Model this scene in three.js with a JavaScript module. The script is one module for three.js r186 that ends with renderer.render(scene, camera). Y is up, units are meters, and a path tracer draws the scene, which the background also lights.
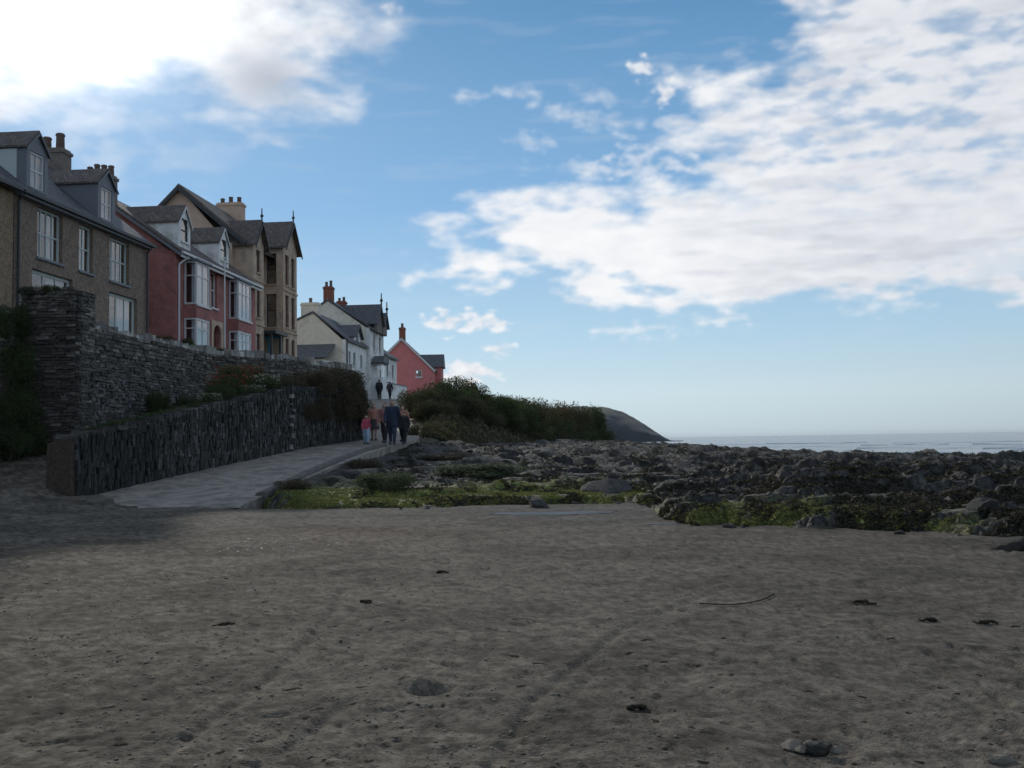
import * as THREE from 'three';
import { mergeGeometries } from 'three/addons/utils/BufferGeometryUtils.js';
import { MarchingCubes } from 'three/addons/objects/MarchingCubes.js';
import { createNoise2D, createNoise3D } from 'simplex-noise';

// ---------------------------------------------------------------- camera, sky, sun, exposure
const scene = new THREE.Scene();
const R = Math.PI / 180;
const camera = new THREE.PerspectiveCamera(42.2, 1024 / 768, 0.1, 20000);
camera.rotation.order = 'YXZ';
camera.position.set(0, 1.6, 0);
camera.rotation.set(3.256 * R, 0, -0.96 * R);

const renderer = new THREE.WebGLRenderer({ antialias: true });
renderer.setSize(1024, 768);
renderer.toneMapping = THREE.LinearToneMapping;
renderer.toneMappingExposure = 1.0;
renderer.shadowMap.enabled = true;

const SUN_AZ = -24 * R, SUN_EL = 24.6 * R;
const sunDir = new THREE.Vector3(Math.sin(SUN_AZ) * Math.cos(SUN_EL), Math.sin(SUN_EL), -Math.cos(SUN_AZ) * Math.cos(SUN_EL));
const sun = new THREE.DirectionalLight(new THREE.Color(1, 0.93, 0.82), 2.5);
sun.name = 'sun';
sun.position.copy(sunDir).multiplyScalar(300);
sun.castShadow = true;
sun.shadow.radius = 3.5;
sun.shadow.mapSize.set(4096, 4096);
Object.assign(sun.shadow.camera, { left: -130, right: 130, top: 130, bottom: -130, near: 10, far: 700 });
scene.add(sun, sun.target);

// ---------------------------------------------------------------- random numbers and noise
function rng(seed) { let s = seed >>> 0; return () => { s = (s + 0x6d2b79f5) | 0; let t = Math.imul(s ^ (s >>> 15), 1 | s); t = (t + Math.imul(t ^ (t >>> 7), 61 | t)) ^ t; return ((t ^ (t >>> 14)) >>> 0) / 4294967296; }; }
const N2 = createNoise2D(rng(11)), N3 = createNoise3D(rng(12));
const clamp = (x, a = 0, b = 1) => (x < a ? a : x > b ? b : x), lerp = (a, b, t) => a + (b - a) * t;
const sstep = (a, b, x) => { const t = clamp((x - a) / (b - a)); return t * t * (3 - 2 * t); };
function fbm2(x, y, o = 4) { let s = 0, a = 0.5; for (let i = 0; i < o; i++) { s += a * N2(x, y); x = x * 2.03 + 17.1; y = y * 2.03 - 9.7; a *= 0.5; } return s; }
function fbm3(x, y, z, o = 4) { let s = 0, a = 0.5; for (let i = 0; i < o; i++) { s += a * N3(x, y, z); x = x * 2.03 + 7.1; y = y * 2.03 - 3.7; z = z * 2.03 + 1.3; a *= 0.5; } return s; }
function table(xs, ys, x) { if (x <= xs[0]) return ys[0]; for (let i = 1; i < xs.length; i++) if (x < xs[i]) return lerp(ys[i - 1], ys[i], (x - xs[i - 1]) / (xs[i] - xs[i - 1])); return ys[ys.length - 1]; }

// ---------------------------------------------------------------- the sky: air and clouds, by heading and elevation in degrees
const BANK = [[-5.3, 9.8], [-3.8, 10.3], [-1.1, 11.1], [-4.4, 11.8], [-4.3, 12.4], [-1.7, 12.9], [-2.3, 13.5], [0.7, 14.3], [3, 14.9], [5.3, 14.4], [6, 13.4], [7.2, 13.4], [8.4, 14.9], [10.5, 14.6], [12.4, 15.3], [10.5, 16.1], [9.6, 17.2], [11.5, 17.6], [10.6, 18.8], [9, 19.2], [8.8, 20.2], [10.6, 20.1], [13.4, 20.3], [15.6, 19.8], [16.8, 21.2], [15.2, 22.9], [16.9, 26], [40, 28], [44, 5], [27.4, 6.6], [25.4, 7.7], [21.5, 8.2], [18.4, 8], [14.2, 7.7], [9.7, 7.5], [7.5, 8.3], [5.2, 8.2], [2.9, 9.2], [-0.6, 9.9], [-3.5, 9.7]];
const VEIL = [[-60, 32], [-30, 34], [-15.8, 27.6], [-11.9, 24.6], [-9.7, 24], [-6.9, 23.1], [-7.4, 22.2], [-9.1, 21.4], [-11.4, 20.8], [-10.3, 19.6], [-9, 18.9], [-10.8, 18.6], [-13.1, 17.8], [-15.3, 17.9], [-17.2, 18.9], [-20.1, 19.8], [-22.1, 18.6], [-24.6, 17.9], [-27.4, 17.1], [-35.9, 14.9], [-60, 16]];
const SMALL = [ // outline, roughness of the outline, softness, thickness
  [[[-5, 6.9], [-4.1, 7.4], [-3.2, 7.6], [-2.4, 7.2], [-1.2, 7.3], [0.1, 7.1], [-0.4, 6.5], [-2.4, 6.4], [-4.1, 6.4]], 0.55, 0.5, 0.85],
  [[[-1.7, 5.3], [-0.9, 5.7], [0.1, 5.4], [-0.1, 5], [-1.2, 4.9]], 0.4, 0.5, 0.75],
  [[[-4.7, 3.7], [-3.6, 4.4], [-2.5, 4.7], [-1.7, 4.3], [-0.7, 4], [-0.8, 3.6], [-2.4, 3.3], [-4.2, 3.2]], 0.55, 0.45, 0.95],
  [[[4.4, 6.3], [7.4, 6.5], [10.8, 6.6], [13.3, 6.9], [13.5, 6.5], [10.8, 6.1], [7.4, 6]], 0.5, 0.8, 0.55],
  [[[-3.3, 19.4], [-1.9, 19.7], [-0.9, 19.4], [-2.2, 19.1]], 0.22, 0.7, 0.55], [[[-0.9, 19.7], [0.5, 20], [2.2, 19.5], [0.7, 19.2]], 0.25, 0.8, 0.5],
  [[[1.3, 18.9], [3.7, 18.8], [7.7, 17.6], [6.5, 17.2], [3.6, 17.9]], 0.35, 1.0, 0.5], [[[3.4, 19.5], [5.4, 19.8], [6.7, 19.1], [5.4, 18.7]], 0.35, 1.0, 0.4],
  [[[-0.1, 17], [1.6, 17.4], [2.8, 16.9], [1, 16.4]], 0.5, 1.0, 0.35], [[[7.2, 20.6], [7.8, 21.2], [8.6, 20.9], [8.5, 20.2], [7.6, 20]], 0.4, 0.5, 0.85],
  [[[8.4, 19.4], [9.6, 19.9], [10.2, 19.3], [9.4, 18.6], [8.6, 18.5]], 0.5, 0.6, 0.9], [[[-7.1, 24], [-6.6, 24.3], [-6.3, 23.9], [-6.9, 23.5]], 0.3, 0.5, 0.5],
  [[[4.5, 15.4], [7.7, 16.4], [11.1, 15.6], [8.8, 14.8], [6.2, 14.8]], 0.9, 1.2, 0.5], [[[18.5, 7], [21.5, 7.2], [23, 6.7], [19.9, 6.5]], 0.4, 0.8, 0.4],
];
function inside(poly, x, y) { // signed distance in degrees, positive inside
  let d = 1e9, s = -1;
  for (let i = 0, j = poly.length - 1; i < poly.length; j = i++) {
    const [ax, ay] = poly[i], [bx, by] = poly[j], ex = bx - ax, ey = by - ay, wx = x - ax, wy = y - ay, t = clamp((wx * ex + wy * ey) / (ex * ex + ey * ey));
    const dx = wx - ex * t, dy = wy - ey * t; d = Math.min(d, dx * dx + dy * dy);
    if ((ay > y) !== (by > y) && x < ((bx - ax) * (y - ay)) / (by - ay) + ax) s = -s;
  }
  return s * Math.sqrt(d);
}
{
  const W = 4096, H = 2048, data = new Float32Array(W * H * 4);
  const AIR = [[-90, [0.24, 0.27, 0.29]], [-4, [0.36, 0.43, 0.48]], [0, [0.52, 0.62, 0.67]], [2.5, [0.56, 0.69, 0.75]], [6, [0.41, 0.6, 0.75]], [13, [0.215, 0.41, 0.66]], [24, [0.105, 0.26, 0.475]], [45, [0.075, 0.185, 0.37]], [90, [0.06, 0.15, 0.32]]];
  const box = SMALL.map(([p]) => [Math.min(...p.map((q) => q[0])) - 2, Math.max(...p.map((q) => q[0])) + 2, Math.min(...p.map((q) => q[1])) - 2, Math.max(...p.map((q) => q[1])) + 2]);
  for (let row = 0; row < H; row++) {
    const e = ((row + 0.5) / H - 0.5) * Math.PI, el = e / R, y = Math.sin(e), c = Math.cos(e);
    const air = [0, 1, 2].map((k) => table(AIR.map((a) => a[0]), AIR.map((a) => a[1][k]), el));
    for (let col = 0; col < W; col++) {
      const o = (row * W + col) * 4, a = ((col + 0.5) / W - 0.5) * 2 * Math.PI, x = Math.cos(a) * c, z = Math.sin(a) * c;
      const az = Math.atan2(x, -z) / R, ang = Math.acos(clamp(x * sunDir.x + y * sunDir.y + z * sunDir.z, -1, 1)) / R;
      const side = 1 + 0.16 * sstep(70, 10, ang) - 0.16 * sstep(35, 75, ang) * sstep(9, 1, el), glow = 1.6 * Math.exp(-((ang / 4.8) ** 2)) + 0.46 * Math.exp(-ang / 8);
      let rgb = [air[0] * side, air[1] * side, air[2] * side];
      if (el > -1) {
        rgb = [rgb[0] + glow * 0.62, rgb[1] + glow * 0.6, rgb[2] + glow * 0.55];
        const far = Math.max(sstep(32, 46, Math.abs(az)), sstep(27, 36, el)) * sstep(1, 7, el);
        const f1 = fbm3(x * 14, y * 34, z * 14, far < 1 ? 7 : 5), f2 = fbm3(x * 5 + 3, y * 13, z * 5 - 8, 4);
        let alpha = 0, light = 0.8;
        const put = (al, li) => { light = (light * alpha * (1 - al) + li * al) / Math.max(1e-6, alpha * (1 - al) + al); alpha = alpha + al - alpha * al; };
        if (far > 0) { const g = sstep(-0.06, 0.24, f2 * 1.1 + f1 * 0.35) * far; if (g > 0) put(g * 0.93, 0.78 + 0.14 * f1 - 0.1 * f2); }
        if (far < 1) {
          const keep = 1 - far;
          if (az > -9 && el > 3) {
            let s = inside(BANK, az + 0.6 * f2, el + 0.2 * f2) + f1 * 2.1;
            const open = sstep(8, 17, az) * sstep(10.5, 15, el), holes = fbm3(x * 17 - 4, y * 50 + 2, z * 17, 6) + 0.3 * f1;
            let al = sstep(-0.8, lerp(0.7, 1.7, sstep(8.5, 12.5, el)), s) * (1 - 0.66 * open * sstep(0.22, -0.6, holes));
            al *= 1 - 0.5 * sstep(20, 30, az) * sstep(11.5, 7, el) * sstep(-0.15, 0.25, holes);
            const streak = fbm3(x * 6 + 1, y * 40, z * 6, 5), soft = fbm3(x * 22, y * 55, z * 22, 6);
            put(al * keep, 0.93 - 0.14 * sstep(6, 24, az) - 0.1 * sstep(0, 0.45, -streak) * sstep(2, 12, az) + 0.07 * soft);
          }
          if (az < -2 && el > 10) {
            const s = inside(VEIL, az + 0.9 * f2, el + 0.5 * f2) + f1 * 1.9, al = sstep(-1.5, 2.2, s);
            const core = Math.exp(-(((az + 13.9) / 2.6) ** 2) - ((el - 19.9) / 1.5) ** 2), grain = fbm3(x * 24, y * 40, z * 24, 6);
            put(al * keep * lerp(0.9, 0.78, sstep(-11, -7, az)), 0.84 + 0.2 * grain - 0.36 * core * (1 + 0.7 * grain) + glow * 0.8);
            const thin = sstep(0.1, -0.5, fbm3(x * 9 + 5, y * 16, z * 9, 5)) * sstep(9, 16, el) * sstep(-12, -24, az);
            put(thin * 0.35 * keep, 0.75 + glow);
          }
          for (let k = 0; k < SMALL.length; k++) {
            const b = box[k]; if (az < b[0] || az > b[1] || el < b[2] || el > b[3]) continue;
            const [p, rough, soft, most] = SMALL[k], g = fbm3(x * 40, y * 75, z * 40, 5);
            put(sstep(-0.35 * soft, 0.75 * soft, inside(p, az, el) + g * rough * 1.8) * most * keep, 0.84 + 0.2 * g);
          }
          // faint high streaks through the blue
          const st = fbm3(x * 7 + 9, y * 60, z * 7, 5); put(0.08 * sstep(0.1, 0.5, st) * keep * sstep(2, 8, el), 0.75);
        }
        const cool = clamp(0.95 - light, 0, 0.5); rgb = [lerp(rgb[0], light * (0.99 - 0.16 * cool), alpha), lerp(rgb[1], light * (1 - 0.04 * cool), alpha), lerp(rgb[2], light * (1.02 + 0.22 * cool), alpha)];
      }
      data[o] = rgb[0]; data[o + 1] = rgb[1]; data[o + 2] = rgb[2]; data[o + 3] = 1;
    }
  }
  const sky = new THREE.DataTexture(data, W, H, THREE.RGBAFormat, THREE.FloatType);
  sky.mapping = THREE.EquirectangularReflectionMapping; sky.magFilter = THREE.LinearFilter; sky.minFilter = THREE.LinearFilter; sky.needsUpdate = true;
  scene.background = sky; scene.environment = sky;
}

// ---------------------------------------------------------------- helpers: names, tags, geometry
const taken = new Map();
function numbered(name) { const n = taken.get(name) ?? 0; taken.set(name, n + 1); return n ? name + '_' + String(n).padStart(3, '0') : name; }
function tag(o, label, category, group) { o.userData = { label, category }; if (group) o.userData.group = group; return o; }
function thing(name, label, category, [x, y, z] = [0, 0, 0], turn = 0, group) {
  const o = new THREE.Group(); o.name = numbered(name); o.position.set(x, y, z); o.rotation.y = turn; scene.add(o); return tag(o, label, category, group);
}
function planarUV(g) { // uv in metres by the way each face points
  const p = g.attributes.position, n = g.attributes.normal, uv = new Float32Array(p.count * 2);
  for (let i = 0; i < p.count; i++) {
    const ax = Math.abs(n.getX(i)), ay = Math.abs(n.getY(i)), az = Math.abs(n.getZ(i)), x = p.getX(i), y = p.getY(i), z = p.getZ(i);
    const [u, v] = ay > 0.86 ? [x, z] : ax > az ? [z, y] : [x, y];
    uv[2 * i] = u; uv[2 * i + 1] = v;
  }
  g.setAttribute('uv', new THREE.BufferAttribute(uv, 2)); return g;
}
function clean(g) { // position and normal (and colour) only, not indexed
  const q = g.index ? g.toNonIndexed() : g, r = new THREE.BufferGeometry();
  r.setAttribute('position', q.attributes.position); if (!q.attributes.normal) q.computeVertexNormals(); r.setAttribute('normal', q.attributes.normal);
  if (q.attributes.color) r.setAttribute('color', q.attributes.color);
  return r;
}
const join = (list) => planarUV(list.length === 1 ? clean(list[0]) : mergeGeometries(list.map(clean)));
function mesh(name, geos, mat, parent = scene) {
  const m = new THREE.Mesh(Array.isArray(geos) ? join(geos) : geos, mat);
  m.name = parent === scene ? numbered(name) : name; m.castShadow = m.receiveShadow = true; parent.add(m); return m;
}
function structure(name, geos, mat) { const m = mesh(name, geos, mat); m.userData.kind = 'structure'; return m; }
const box = (x0, x1, y0, y1, z0, z1) => new THREE.BoxGeometry(x1 - x0, y1 - y0, z1 - z0).translate((x0 + x1) / 2, (y0 + y1) / 2, (z0 + z1) / 2);
const cyl = (r0, r1, x, y0, y1, z, n = 10) => new THREE.CylinderGeometry(r1, r0, y1 - y0, n).translate(x, (y0 + y1) / 2, z);
function bar(a, b, r, n = 6, r2 = r) { const A = new THREE.Vector3(...a), B = new THREE.Vector3(...b), d = B.clone().sub(A), L = d.length(); return new THREE.CylinderGeometry(r2, r, L, n).applyQuaternion(new THREE.Quaternion().setFromUnitVectors(new THREE.Vector3(0, 1, 0), d.normalize())).translate(...A.add(B).multiplyScalar(0.5).toArray()); }
function prism(pts, depth, basis) { // outline extruded; basis maps outline x, y and the depth to axes
  const g = new THREE.ExtrudeGeometry(new THREE.Shape(pts.map(([x, y]) => new THREE.Vector2(x, y))), { depth, bevelEnabled: false });
  return basis ? g.applyMatrix4(basis) : g;
}
const ALONG_X = new THREE.Matrix4().makeBasis(new THREE.Vector3(0, 0, -1), new THREE.Vector3(0, 1, 0), new THREE.Vector3(1, 0, 0)); // outline x runs back (-z), depth runs +x
function grid(nu, nv, fn, flat = false, color, flatUV = false) { // fn(i, j) -> [x, y, z]
  const p = new Float32Array((nu + 1) * (nv + 1) * 3), cl = color ? new Float32Array(p.length) : null, ix = [];
  for (let j = 0; j <= nv; j++) for (let i = 0; i <= nu; i++) { const k = (j * (nu + 1) + i) * 3, v = fn(i, j); p[k] = v[0]; p[k + 1] = v[1]; p[k + 2] = v[2]; if (cl) { const q = color(v, i, j); cl[k] = q[0]; cl[k + 1] = q[1]; cl[k + 2] = q[2]; } }
  for (let j = 0; j < nv; j++) for (let i = 0; i < nu; i++) { const a = j * (nu + 1) + i, b = a + 1, c = a + nu + 1, d = c + 1; ix.push(a, b, c, b, d, c); }
  let g = new THREE.BufferGeometry(); g.setAttribute('position', new THREE.BufferAttribute(p, 3)); if (cl) g.setAttribute('color', new THREE.BufferAttribute(cl, 3)); g.setIndex(ix);
  if (flat) g = g.toNonIndexed();
  g.computeVertexNormals();
  if (!flatUV) return planarUV(g);
  const uv = new Float32Array(g.attributes.position.count * 2); for (let i = 0; i < uv.length / 2; i++) { uv[2 * i] = g.attributes.position.getX(i); uv[2 * i + 1] = g.attributes.position.getZ(i); }
  g.setAttribute('uv', new THREE.BufferAttribute(uv, 2)); return g;
}

// ---------------------------------------------------------------- materials
function texture(size, metres, fn, srgb = true) { // fn(u, v) in 0..1, wrapped noise -> [r, g, b] linear 0..1
  const d = new Uint8Array(size * size * 4), enc = (v) => Math.round(255 * (srgb ? (v <= 0.0031308 ? 12.92 * v : 1.055 * Math.pow(v, 1 / 2.4) - 0.055) : v));
  for (let j = 0; j < size; j++) for (let i = 0; i < size; i++) { const c = fn(i / size, j / size), o = (j * size + i) * 4; for (let k = 0; k < 3; k++) d[o + k] = enc(clamp(c[k])); d[o + 3] = 255; }
  const t = new THREE.DataTexture(d, size, size); t.wrapS = t.wrapT = THREE.RepeatWrapping; t.magFilter = THREE.LinearFilter; t.minFilter = THREE.LinearMipmapLinearFilter; t.generateMipmaps = true;
  if (srgb) t.colorSpace = THREE.SRGBColorSpace; t.repeat.set(1 / metres, 1 / metres); t.needsUpdate = true; return t;
}
function tile(u, v, f, o = 5, seed = 0) { // noise that repeats over the unit square
  const a = u * 2 * Math.PI, b = v * 2 * Math.PI; let s = 0, amp = 0.5, k = f / (2 * Math.PI);
  for (let i = 0; i < o; i++) { s += amp * N3(Math.cos(a) * k + seed, Math.sin(a) * k + Math.cos(b) * k, Math.sin(b) * k - seed * 1.7); k *= 2.02; amp *= 0.55; }
  return s;
}
function mottled(base, spread, f, metres, seed, alt, altAt = 0.2) { // base colour with fine and coarse variation and patches of a second colour
  return texture(256, metres, (u, v) => {
    const n = tile(u, v, f, 6, seed), m = tile(u, v, f * 0.3, 3, seed + 5), q = alt ? sstep(altAt, altAt + 0.25, tile(u, v, f * 0.55, 5, seed + 9)) : 0;
    return [0, 1, 2].map((k) => lerp(base[k], alt ? alt[k] : 0, q) * (1 + spread * (n + 0.5 * m)));
  });
}
const bumps = (f, metres, seed, o = 6) => texture(256, metres, (u, v) => { const n = 0.5 + 0.5 * tile(u, v, f, o, seed); return [n, n, n]; }, false);
const std = (p) => new THREE.MeshStandardMaterial({ roughness: 0.9, ...p });
const rgb = (r, g, b) => new THREE.Color().setRGB(r, g, b);
const B = { fine: bumps(26, 1, 1), mid: bumps(14, 2, 2), coarse: bumps(9, 4, 3) };
const M = {
  stone: std({ map: mottled([0.2, 0.152, 0.118], 0.6, 40, 4, 4, [0.27, 0.2, 0.14], 0.1), bumpMap: B.mid, bumpScale: 0.02 }),
  brown: std({ map: mottled([0.25, 0.175, 0.11], 0.6, 38, 4, 5, [0.26, 0.2, 0.13], 0.1), bumpMap: B.mid, bumpScale: 0.03 }),
  red: std({ map: mottled([0.39, 0.16, 0.142], 0.28, 9, 5, 6, [0.31, 0.135, 0.12], 0.05), bumpMap: B.fine, bumpScale: 0.004 }),
  cream: std({ map: mottled([0.54, 0.4, 0.29], 0.24, 9, 5, 7, [0.43, 0.32, 0.235], 0.06), bumpMap: B.fine, bumpScale: 0.004 }),
  tan: std({ map: mottled([0.58, 0.41, 0.3], 0.14, 5, 4, 8), bumpMap: B.fine, bumpScale: 0.004 }),
  white: std({ map: mottled([0.78, 0.77, 0.74], 0.16, 8, 5, 9, [0.6, 0.58, 0.53], 0.1), bumpMap: B.fine, bumpScale: 0.004 }),
  ivory: std({ map: mottled([0.76, 0.7, 0.57], 0.12, 5, 4, 10, [0.66, 0.59, 0.47], 0.2), bumpMap: B.fine, bumpScale: 0.004 }),
  pink: std({ map: mottled([0.6, 0.2, 0.185], 0.1, 5, 4, 11), bumpMap: B.fine, bumpScale: 0.004 }),
  slate: std({ map: mottled([0.075, 0.08, 0.09], 0.75, 30, 3.5, 12, [0.125, 0.115, 0.1], 0.12), bumpMap: B.fine, bumpScale: 0.012, roughness: 0.62 }),
  slateBrown: std({ map: mottled([0.1, 0.078, 0.065], 0.75, 30, 3.5, 13, [0.15, 0.125, 0.1], 0.1), bumpMap: B.fine, bumpScale: 0.012, roughness: 0.7 }),
  brick: std({ map: mottled([0.25, 0.09, 0.06], 0.5, 18, 1.2, 14), bumpMap: B.fine, bumpScale: 0.008 }),
  render: std({ map: mottled([0.19, 0.155, 0.13], 0.3, 10, 2, 15, [0.2, 0.18, 0.16], 0.2), bumpMap: B.fine, bumpScale: 0.008 }),
  pot: std({ map: mottled([0.14, 0.095, 0.075], 0.4, 8, 0.6, 16), roughness: 0.8 }),
  paint: std({ color: rgb(0.62, 0.62, 0.61), roughness: 0.45 }), paleGreen: std({ color: rgb(0.5, 0.56, 0.53), roughness: 0.5 }),
  dark: std({ color: rgb(0.035, 0.04, 0.045), roughness: 0.55 }), lead: std({ color: rgb(0.16, 0.17, 0.19), roughness: 0.6 }), teal: std({ color: rgb(0.06, 0.3, 0.42), roughness: 0.5 }),
  door: std({ color: rgb(0.12, 0.045, 0.04), roughness: 0.5 }), net: std({ color: rgb(0.3, 0.325, 0.35), roughness: 1 }),
  glass: new THREE.MeshPhysicalMaterial({ color: 0xffffff, transmission: 1, thickness: 0, roughness: 0.03, ior: 1.55 }),
  glassDark: new THREE.MeshPhysicalMaterial({ color: rgb(0.02, 0.025, 0.03), roughness: 0.04, ior: 1.6, clearcoat: 1, clearcoatRoughness: 0.03 }),
  walling: std({ map: mottled([0.088, 0.08, 0.07], 0.8, 22, 2, 20, [0.135, 0.122, 0.104], 0.12), bumpMap: B.mid, bumpScale: 0.03, vertexColors: true }),
  slateFace: std({ map: mottled([0.042, 0.042, 0.04], 0.9, 16, 2, 29, [0.08, 0.078, 0.07], 0.18), bumpMap: B.mid, bumpScale: 0.03, vertexColors: true }),
  core: std({ map: mottled([0.03, 0.029, 0.026], 0.6, 14, 2, 21), bumpMap: B.mid, bumpScale: 0.04 }),
  rust: std({ map: mottled([0.06, 0.04, 0.027], 0.5, 22, 2.5, 22, [0.042, 0.036, 0.028], 0.1), bumpMap: B.mid, bumpScale: 0.02 }),
  concrete: std({ map: mottled([0.235, 0.208, 0.172], 0.45, 14, 6, 23, [0.165, 0.146, 0.12], 0.05), bumpMap: B.fine, bumpScale: 0.01, roughness: 0.85 }),
  kerb: std({ map: mottled([0.1, 0.092, 0.08], 0.5, 12, 1.5, 24, [0.12, 0.11, 0.09], 0.15), bumpMap: B.mid, bumpScale: 0.02 }),
  earth: std({ map: mottled([0.075, 0.068, 0.04], 0.6, 16, 3, 25, [0.05, 0.06, 0.025], 0.0), bumpMap: B.mid, bumpScale: 0.08 }),
  leaf: new THREE.MeshPhysicalMaterial({ vertexColors: true, side: THREE.DoubleSide, roughness: 0.95, transmission: 0.35, thickness: 0, specularIntensity: 0.4 }), bark: std({ color: rgb(0.06, 0.045, 0.03) }),
};

// ---------------------------------------------------------------- lie of the land (x to the right, d away from the beach, heights in metres)
const LOW = { d: [28, 32.5, 39, 45.2], x: [-12.3, -10.83, -8.7, -6.68], top: [1.92, 2.7, 3.85, 4.05], base: [0.05, 0.55, 1.25, 1.7] }; // the low sea wall
const BIG = { d: [35.3, 46.4, 51, 59], x: [-15.5, -14.4, -11.7, -9.35] }; // the tall retaining wall
const ROAD = { d: [26.2, 28, 31, 34, 40, 45, 52, 60, 76, 94, 108, 130], c: [-9.75, -9.55, -8.95, -8.3, -6.75, -5.75, -6.5, -7.7, -9.6, -11.7, -13.6, -16], w: [5.2, 5.1, 4.9, 4.5, 3.5, 3.1, 3, 3, 3.3, 3.8, 4, 4], y: [0.0, 0.16, 0.5, 0.82, 1.42, 1.75, 2.3, 3.0, 4.3, 5.7, 6.3, 6.6] };
const lowX = (d) => d < 28 ? -12.3 + (d - 28) * 0.327 : table(LOW.d, LOW.x, d), bigX = (d) => table(BIG.d, BIG.x, d);
const road = (d) => ({ c: table(ROAD.d, ROAD.c, d), w: table(ROAD.d, ROAD.w, d), y: table(ROAD.d, ROAD.y, d) });
const COAST = { d: [43, 50, 58, 72, 90, 108, 122], x: [-4.3, -3.2, -1.6, 1.6, 5.8, 10, 11.2] };

// marks in the sand: hollows, trodden prints, ruts, two dug pits
const marks = new Map(), cell = 0.6;
function addMark(m) { const r = Math.max(m.a, m.b) * 1.9; for (let i = Math.floor((m.x - r) / cell); i <= Math.floor((m.x + r) / cell); i++) for (let j = Math.floor((m.d - r) / cell); j <= Math.floor((m.d + r) / cell); j++) { const k = i * 4096 + j; if (!marks.has(k)) marks.set(k, []); marks.get(k).push(m); } }
{
  const r = rng(31);
  for (let i = 0; i < 9000; i++) { const d = 3.5 + 22 * Math.pow(r(), 1.1), x = (r() * 2 - 1) * (d * 0.75 + 2), t = r() * 6.3; addMark({ x, d, a: 0.035 + 0.09 * r() * r(), b: 0.02 + 0.035 * r(), c: Math.cos(t), s: Math.sin(t), h: (0.005 + 0.02 * r() * r()) * (d > 9 ? 0.55 : 0.9) }); }
  for (let k = 0; k < 26; k++) { // trails of prints
    let x = (r() * 2 - 1) * 9, d = 4 + 18 * r(), t = r() * 6.3;
    for (let i = 0; i < 18; i++) { const c = Math.cos(t), s = Math.sin(t), o = i % 2 ? 0.09 : -0.09; addMark({ x: x - s * o, d: d + c * o, a: 0.15, b: 0.055, c, s, h: 0.018 + 0.01 * r() }); x += c * 0.62; d += s * 0.62; t += (r() - 0.5) * 0.2; }
  }
  const at = (x, d, a, b, h, t = 0) => addMark({ x, d, a, b, c: Math.cos(t), s: Math.sin(t), h, rim: 0.05 });
  at(-0.56, 6.53, 0.13, 0.1, 0.15); at(-0.66, 6.75, 0.16, 0.12, -0.03); at(1.6, 5.2, 0.17, 0.13, 0.05); at(2.75, 4.9, 0.14, 0.1, 0.035);
}
const STRAND = [[1.75, 9.6], [2.05, 9.5], [2.35, 9.7], [2.6, 10.1]];
const RUTS = [[[-1.89, 10.9], [-1.74, 9.6], [-1.7, 8.2], [-1.69, 7.03], [-1.78, 5.9], [-1.86, 5]], [[-1.02, 6.4], [-1.19, 5.5], [-1.36, 4.8]], [[-4.2, 13.6], [-2.5, 13.4], [-0.9, 14.2]], [[-4.5, 14.6], [-2.6, 14.3], [-0.8, 15.1]], [[3.2, 7.5], [4.3, 7.2], [5.4, 7.0]], [[-6.5, 12.5], [-4, 12], [-1.5, 12.6], [0.5, 14.2], [1.5, 17]], [[-6.5, 11], [-3.8, 10.6], [-1, 11.3], [1.4, 13.2], [2.6, 16.5]], [[-0.2, 4.6], [0.1, 6.2], [0.9, 8.5], [2.4, 11]]];
function rut(x, d) {
  let best = 9;
  for (const line of RUTS) for (let i = 1; i < line.length; i++) { const [ax, ay] = line[i - 1], [bx, by] = line[i], ex = bx - ax, ey = by - ay, t = clamp(((x - ax) * ex + (d - ay) * ey) / (ex * ex + ey * ey)); best = Math.min(best, Math.hypot(x - ax - ex * t, d - ay - ey * t)); }
  return best;
}
function beachHeight(x, d, fine = true) {
  let h = 0.022 * fbm2(x * 0.3, d * 0.3, 3);
  h += sstep(0, 1.6, lowX(d) - x) * (1.6 * clamp((d - 24) / 12.5) ** 1.25 + 0.04 * fbm2(x * 1.2, d * 1.2, 3)) * (d > 20 ? 1 : 0);
  if (d > 22) h -= sstep(24, 32, d) * 0.45 * sstep(-8.6, -6.6, x - Math.max(0, d - 28) * 0.12) + sstep(35, 110, d) * 1.6 * sstep(-6, 0, x);
  if (d > 22 && d < 33) h += 0.26 * sstep(-9.6, -12.2, x + 0.35 * fbm2(x, d * 0.8, 3)) * sstep(23, 27.5, d) * sstep(33, 29.5, d) * sstep(-3.2, -0.4, x - lowX(d));
  if (!fine || d > 40) return h;
  h += 0.007 * fbm2(x * 1.7, d * 1.7, 4) + 0.005 * Math.abs(fbm2(x * 4.2, d * 4.8, 4));
  const list = marks.get(Math.floor(x / cell) * 4096 + Math.floor(d / cell));
  if (list) for (const m of list) { const u = (x - m.x) * m.c + (d - m.d) * m.s, v = -(x - m.x) * m.s + (d - m.d) * m.c, q = (u / m.a) ** 2 + (v / m.b) ** 2; if (q < 3.6) h += m.h * (-Math.exp(-q * 1.6) + (m.rim ?? 0.35) * Math.exp(-((Math.sqrt(q) - 1.3) ** 2) * 7)); }
  const k = rut(x, d); if (k < 0.3) h += -0.02 * Math.exp(-((k / 0.04) ** 2)) + 0.006 * Math.exp(-(((k - 0.09) / 0.04) ** 2));
  return h;
}
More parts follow.
